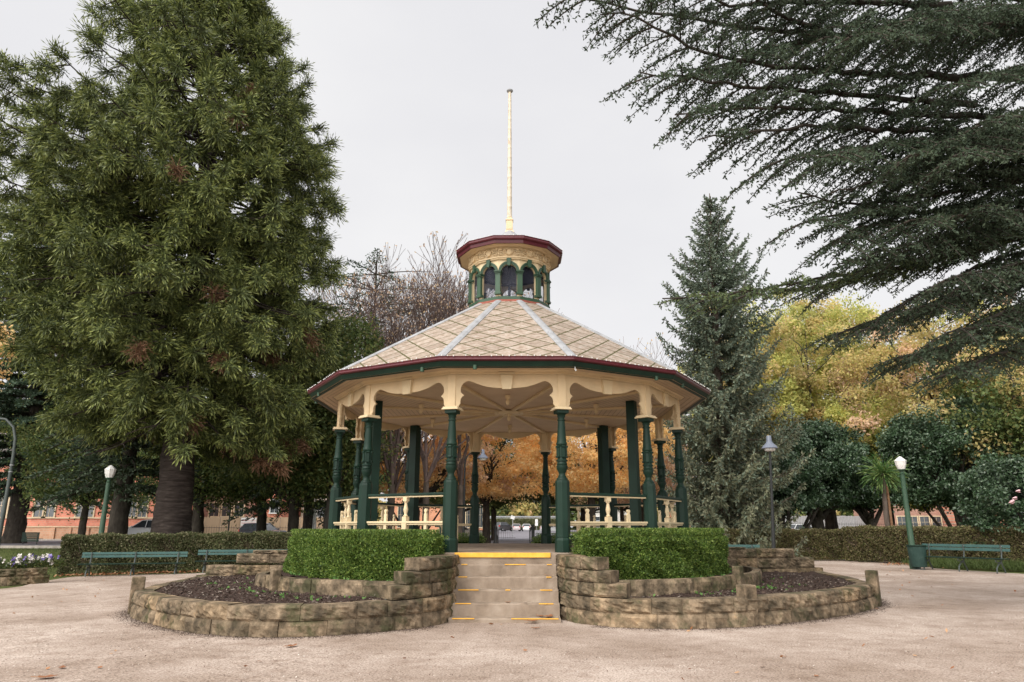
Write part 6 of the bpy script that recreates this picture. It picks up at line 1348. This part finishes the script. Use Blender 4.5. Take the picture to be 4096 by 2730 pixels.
# ------------------------------------------------------------------ CARS
tyre = paint('tyre_rubber', (.015, .015, .016), rough=.9); rimm = paint('wheel_rim', (.4, .4, .42), rough=.35); redl = paint('tail_light', (.5, .03, .03), rough=.25); cargl = paint('car_glass', (.03, .035, .04), rough=.08, dirt=.2, spec=.9)
def carpaint(name, c):
    m, nt, b = base(name, .3); b.inputs['Base Color'].default_value = (*c, 1); b.inputs['Coat Weight'].default_value = .6; b.inputs['Specular IOR Level'].default_value = .5; return m
def car(label, u, d, rz, mat, L=4.2, H=1.48, W=1.74, suv=False, plate=True):
    p = at(u, 2114, d); x, y = p[0], p[1]; t = thing('parked_car', label, 'car', (x, y, gz(x, y)+.04), rz, group='cars parked along the streets')
    # local +x = front
    h = L/2; bl = .24; belt = .62*H
    lo = [(-h, .42), (-h+.03, bl), (h-.05, bl), (h, .45), (h-.04, .62*H*.92), (h-.25, belt*.98), (h*.42, belt+.05), (-h+.10, belt+.05), (-h+.02, belt*.9)]
    mb = MB(); NS = 6
    ws = [0, .62, .86, .96, 1.0]; n = len(lo)
    ring_w = [W/2]
    vs = []; 
    for s_, k in ((-1, .93), (-1, 1), (1, 1), (1, .93)):
        for a, b in lo: vs.append((a*(1 if k == 1 else .985), s_*W/2*k if k != 1 else s_*W/2*.98 if False else s_*W/2*(1 if k == 1 else .93), b if k == 1 else b))
    # side panels slightly bowed: outer ring inset at sill and beltline
    vs = []
    for s_ in (-1, 1):
        for a, b in lo: f = 1-.10*abs(b-.55)/.5-.12*max(0, abs(a)-h*.75)/(h*.25); vs.append((a, s_*W/2*f, b))
    fs = [tuple(range(n)), tuple(range(2*n-1, n-1, -1))]+[(i, i+n, (i+1) % n+n, (i+1) % n) for i in range(n)]
    mb.add(vs, fs); mb.build('body', mat, t, bevel=.06, smooth=60)
    back = -h+.12 if suv else -h+.18; cb = [(back, belt+.03), (h*.40, belt+.03), (h*.06, H-.03), (-.15*h, H), (back+(.22 if suv else .45), H-.03)]
    def cabin(k, grow, name, m_, pts):
        mb = MB(); n = len(pts); vs = []
        for s_ in (-1, 1):
            for a, b in pts: f = .92-.20*(b-belt)/(H-belt)+grow; vs.append((a, s_*W/2*f, b))
        mb.add(vs, [tuple(range(n)), tuple(range(2*n-1, n-1, -1))]+[(i, i+n, (i+1) % n+n, (i+1) % n) for i in range(n)]); return mb.build(name, m_, t, bevel=.035, smooth=60)
    cabin(1, 0, 'windows', cargl, cb)
    top = [(cb[4][0]-.02, H-.06), (h*.09, H-.06), (h*.05, H-.015), (-.15*h, H+.02), (cb[4][0]+.02, H-.01)]; cabin(1, .015, 'roof', mat, top)
    for xa, xb_ in ((h*.40, h*.06), (-.12*h, -.12*h-.02), (back, cb[4][0])):
        for s_ in (-1, 1): q = MB(); q.tube([(xa, s_*W/2*.925, belt+.04), (xb_, s_*W/2*.74, H-.05)], .035, 5); q.build('pillar', mat, t)
    for a in (-h*.62, h*.62):
        for s_ in (-1, 1):
            w_ = bpy.data.objects.new('wheel', None); link(w_, t); q = MB(); q.tube([(a, s_*(W/2-.2), .32), (a, s_*(W/2+.01), .32)], .32, 18); q.build('tyre', tyre, w_, smooth=40)
            q = MB(); q.tube([(a, s_*(W/2-.05), .32), (a, s_*(W/2+.02), .32)], .19, 12); q.build('rim', rimm, w_, smooth=40)
    for s_ in (-1, 1):
        q = MB(); q.box((-h+.06, s_*W*.36, belt*.95), (.10, .24, .30 if suv else .16)); q.build('tail_light', redl, t, bevel=.02)
        q = MB(); q.box((h-.09, s_*W*.35, .60), (.16, .34, .14)); q.build('headlight', white, t, bevel=.03)
        q = MB(); q.box((h*.36, s_*(W/2+.06), belt+.1), (.12, .14, .11)); q.build('mirror', mat, t, bevel=.02)
    q = MB(); q.box((-h-.01, 0, .62), (.03, .45, .11)); q.box((h+.0, 0, .42), (.03, .40, .10)); q.build('number_plate', white, t)
    q = MB(); q.box((h-.01, 0, .56), (.06, .8, .14)); q.build('grille', blackm, t); return t
silver = carpaint('silver_car_paint', (.45, .46, .47)); black = carpaint('black_car_paint', (.02, .022, .028)); whitec = carpaint('white_car_paint', (.72, .72, .72)); mauve = carpaint('pink_silver_car_paint', (.5, .42, .43)); darkg = carpaint('dark_grey_car_paint', (.07, .07, .075)); redc = carpaint('red_car_paint', (.4, .05, .05))
car('silver four-wheel drive half hidden behind the bunya trunk', 592, 62, pi-.1, silver, 4.7, 1.72, 1.85, True)
car('black hatchback behind the dark shade tree trunk on the left', 1052, 60, -.55, black, 4.2, 1.46)
car('dark grey off-roader, leftmost of the far parked cars at the rear opening', 2015, 148, .9, darkg, 4.6, 1.75, 1.85, True)
car('pinkish silver hatchback between the dark off-roader and the white hatchback', 2063, 148, pi/2+.08, mauve, 4.1, 1.45)
car('small white hatchback in the middle of the far car park', 2105.5, 148, pi/2, whitec, 4.0, 1.42)
car('white car partly hidden behind the left rear railing', 1840, 66, .1, whitec, 4.3, 1.42)
car('silver car seen beside the right rear column', 2212, 125, .4, silver, 4.3, 1.45)
car('white car seen low between the right columns', 2190, 148, pi/2, whitec, 4.2, 1.45)
car('white van-like car behind the right railing', 2440, 84, .2, whitec, 4.6, 1.8, 1.85, True)
car('red car behind the right railing near the columns', 2500, 88, .2, redc, 4.2, 1.5)
car('white car under the dark shrub on the right road', 3215, 86, .35, whitec, 4.4, 1.45)

# ------------------------------------------------------------------ SKY, SUN, CAMERA
w = bpy.data.worlds.new('World'); sc.world = w; w.use_nodes = True; nt = w.node_tree; bg = nt.nodes['Background']
EL, ROT = R_(46), R_(-138)
sky = nn(nt, 'ShaderNodeTexSky', sky_type='NISHITA'); sky.sun_disc = False; sky.sun_elevation = EL; sky.sun_rotation = ROT; sky.dust_density = 3; sky.altitude = 600
tc = nn(nt, 'ShaderNodeTexCoord'); n1 = nn(nt, 'ShaderNodeTexNoise'); n1.inputs['Scale'].default_value = 1.6; n1.inputs['Detail'].default_value = 5; n1.inputs['Roughness'].default_value = .5
mp = nn(nt, 'ShaderNodeMapping'); mp.inputs['Scale'].default_value = (1, 1, 2.2); nt.links.new(tc.outputs['Generated'], mp.inputs[0]); nt.links.new(mp.outputs[0], n1.inputs[0])
cl = ramp(nt, [(.32, (6.6, 6.57, 6.82)), (.5, (7.0, 6.96, 7.12)), (.68, (7.5, 7.45, 7.5))]); nt.links.new(n1.outputs[0], cl.inputs[0])
mx = nn(nt, 'ShaderNodeMix', data_type='RGBA'); mx.inputs[0].default_value = .96; nt.links.new(sky.outputs[0], mx.inputs[6]); nt.links.new(cl.outputs[0], mx.inputs[7]); sx_ = nn(nt, 'ShaderNodeSeparateXYZ'); nt.links.new(tc.outputs['Generated'], sx_.inputs[0])
# overcast sky: the cloud is far brighter overhead than near the horizon
zr = ramp(nt, [(0, (1, 1, 1)), (.66, (1, 1, 1)), (.84, (1.4, 1.4, 1.38)), (1, (1.5, 1.5, 1.48))]); nt.links.new(sx_.outputs[2], zr.inputs[0])
dp_ = nn(nt, 'ShaderNodeVectorMath', operation='DOT_PRODUCT'); nt.links.new(tc.outputs['Generated'], dp_.inputs[0]); dp_.inputs[1].default_value = (-.42, -.86, .30)
# and brighter again behind the photographer, where the sun sits behind thin cloud
br_ = ramp(nt, [(0, (1, 1, 1)), (.25, (1, 1, 1)), (.62, (2.2, 2.15, 2.06)), (1, (4.0, 3.88, 3.65))]); nt.links.new(dp_.outputs['Value'], br_.inputs[0])
m0 = nn(nt, 'ShaderNodeMix', data_type='RGBA', blend_type='MULTIPLY'); m0.inputs[0].default_value = 1; nt.links.new(mx.outputs[2], m0.inputs[6]); nt.links.new(br_.outputs[0], m0.inputs[7])
mz = nn(nt, 'ShaderNodeMix', data_type='RGBA', blend_type='MULTIPLY'); mz.inputs[0].default_value = 1; nt.links.new(m0.outputs[2], mz.inputs[6]); nt.links.new(zr.outputs[0], mz.inputs[7])
nt.links.new(mz.outputs[2], bg.inputs[0]); bg.inputs[1].default_value = .1
sd = bpy.data.lights.new('sun', 'SUN'); sd.energy = 1.5; sd.angle = R_(22); sd.color = (1, .95, .88)
so = bpy.data.objects.new('sun', sd); COL.objects.link(so)
import mathutils
dirv = mathutils.Vector((sin(ROT)*cos(EL), cos(ROT)*cos(EL), sin(EL))); so.rotation_euler = dirv.to_track_quat('Z', 'Y').to_euler()
cd = bpy.data.cameras.new('camera'); cam = bpy.data.objects.new('camera', cd); COL.objects.link(cam); sc.camera = cam
cd.sensor_width = 36; cd.lens = FPX/4096*36; cd.clip_end = 3000; cd.clip_start = .05
X3 = np.array([cos(YAW), -sin(YAW), 0]); Yf = np.array([sin(YAW), cos(YAW), 0]); F = Yf*cos(TILT)+np.array([0, 0, sin(TILT)]); Up = np.array([0, 0, cos(TILT)])-Yf*sin(TILT)
Rv = X3*cos(ROLL)-Up*sin(ROLL); Uv = X3*sin(ROLL)+Up*cos(ROLL)
M = mathutils.Matrix(((Rv[0], Uv[0], -F[0], CX), (Rv[1], Uv[1], -F[1], CY), (Rv[2], Uv[2], -F[2], CZ), (0, 0, 0, 1))); cam.matrix_world = M
sc.view_settings.view_transform = 'Standard'; sc.view_settings.look = 'None'; sc.view_settings.gamma = 1; sc.view_settings.exposure = .3
sc.cycles.max_bounces = 8; sc.cycles.transparent_max_bounces = 12; sc.cycles.use_denoising = True
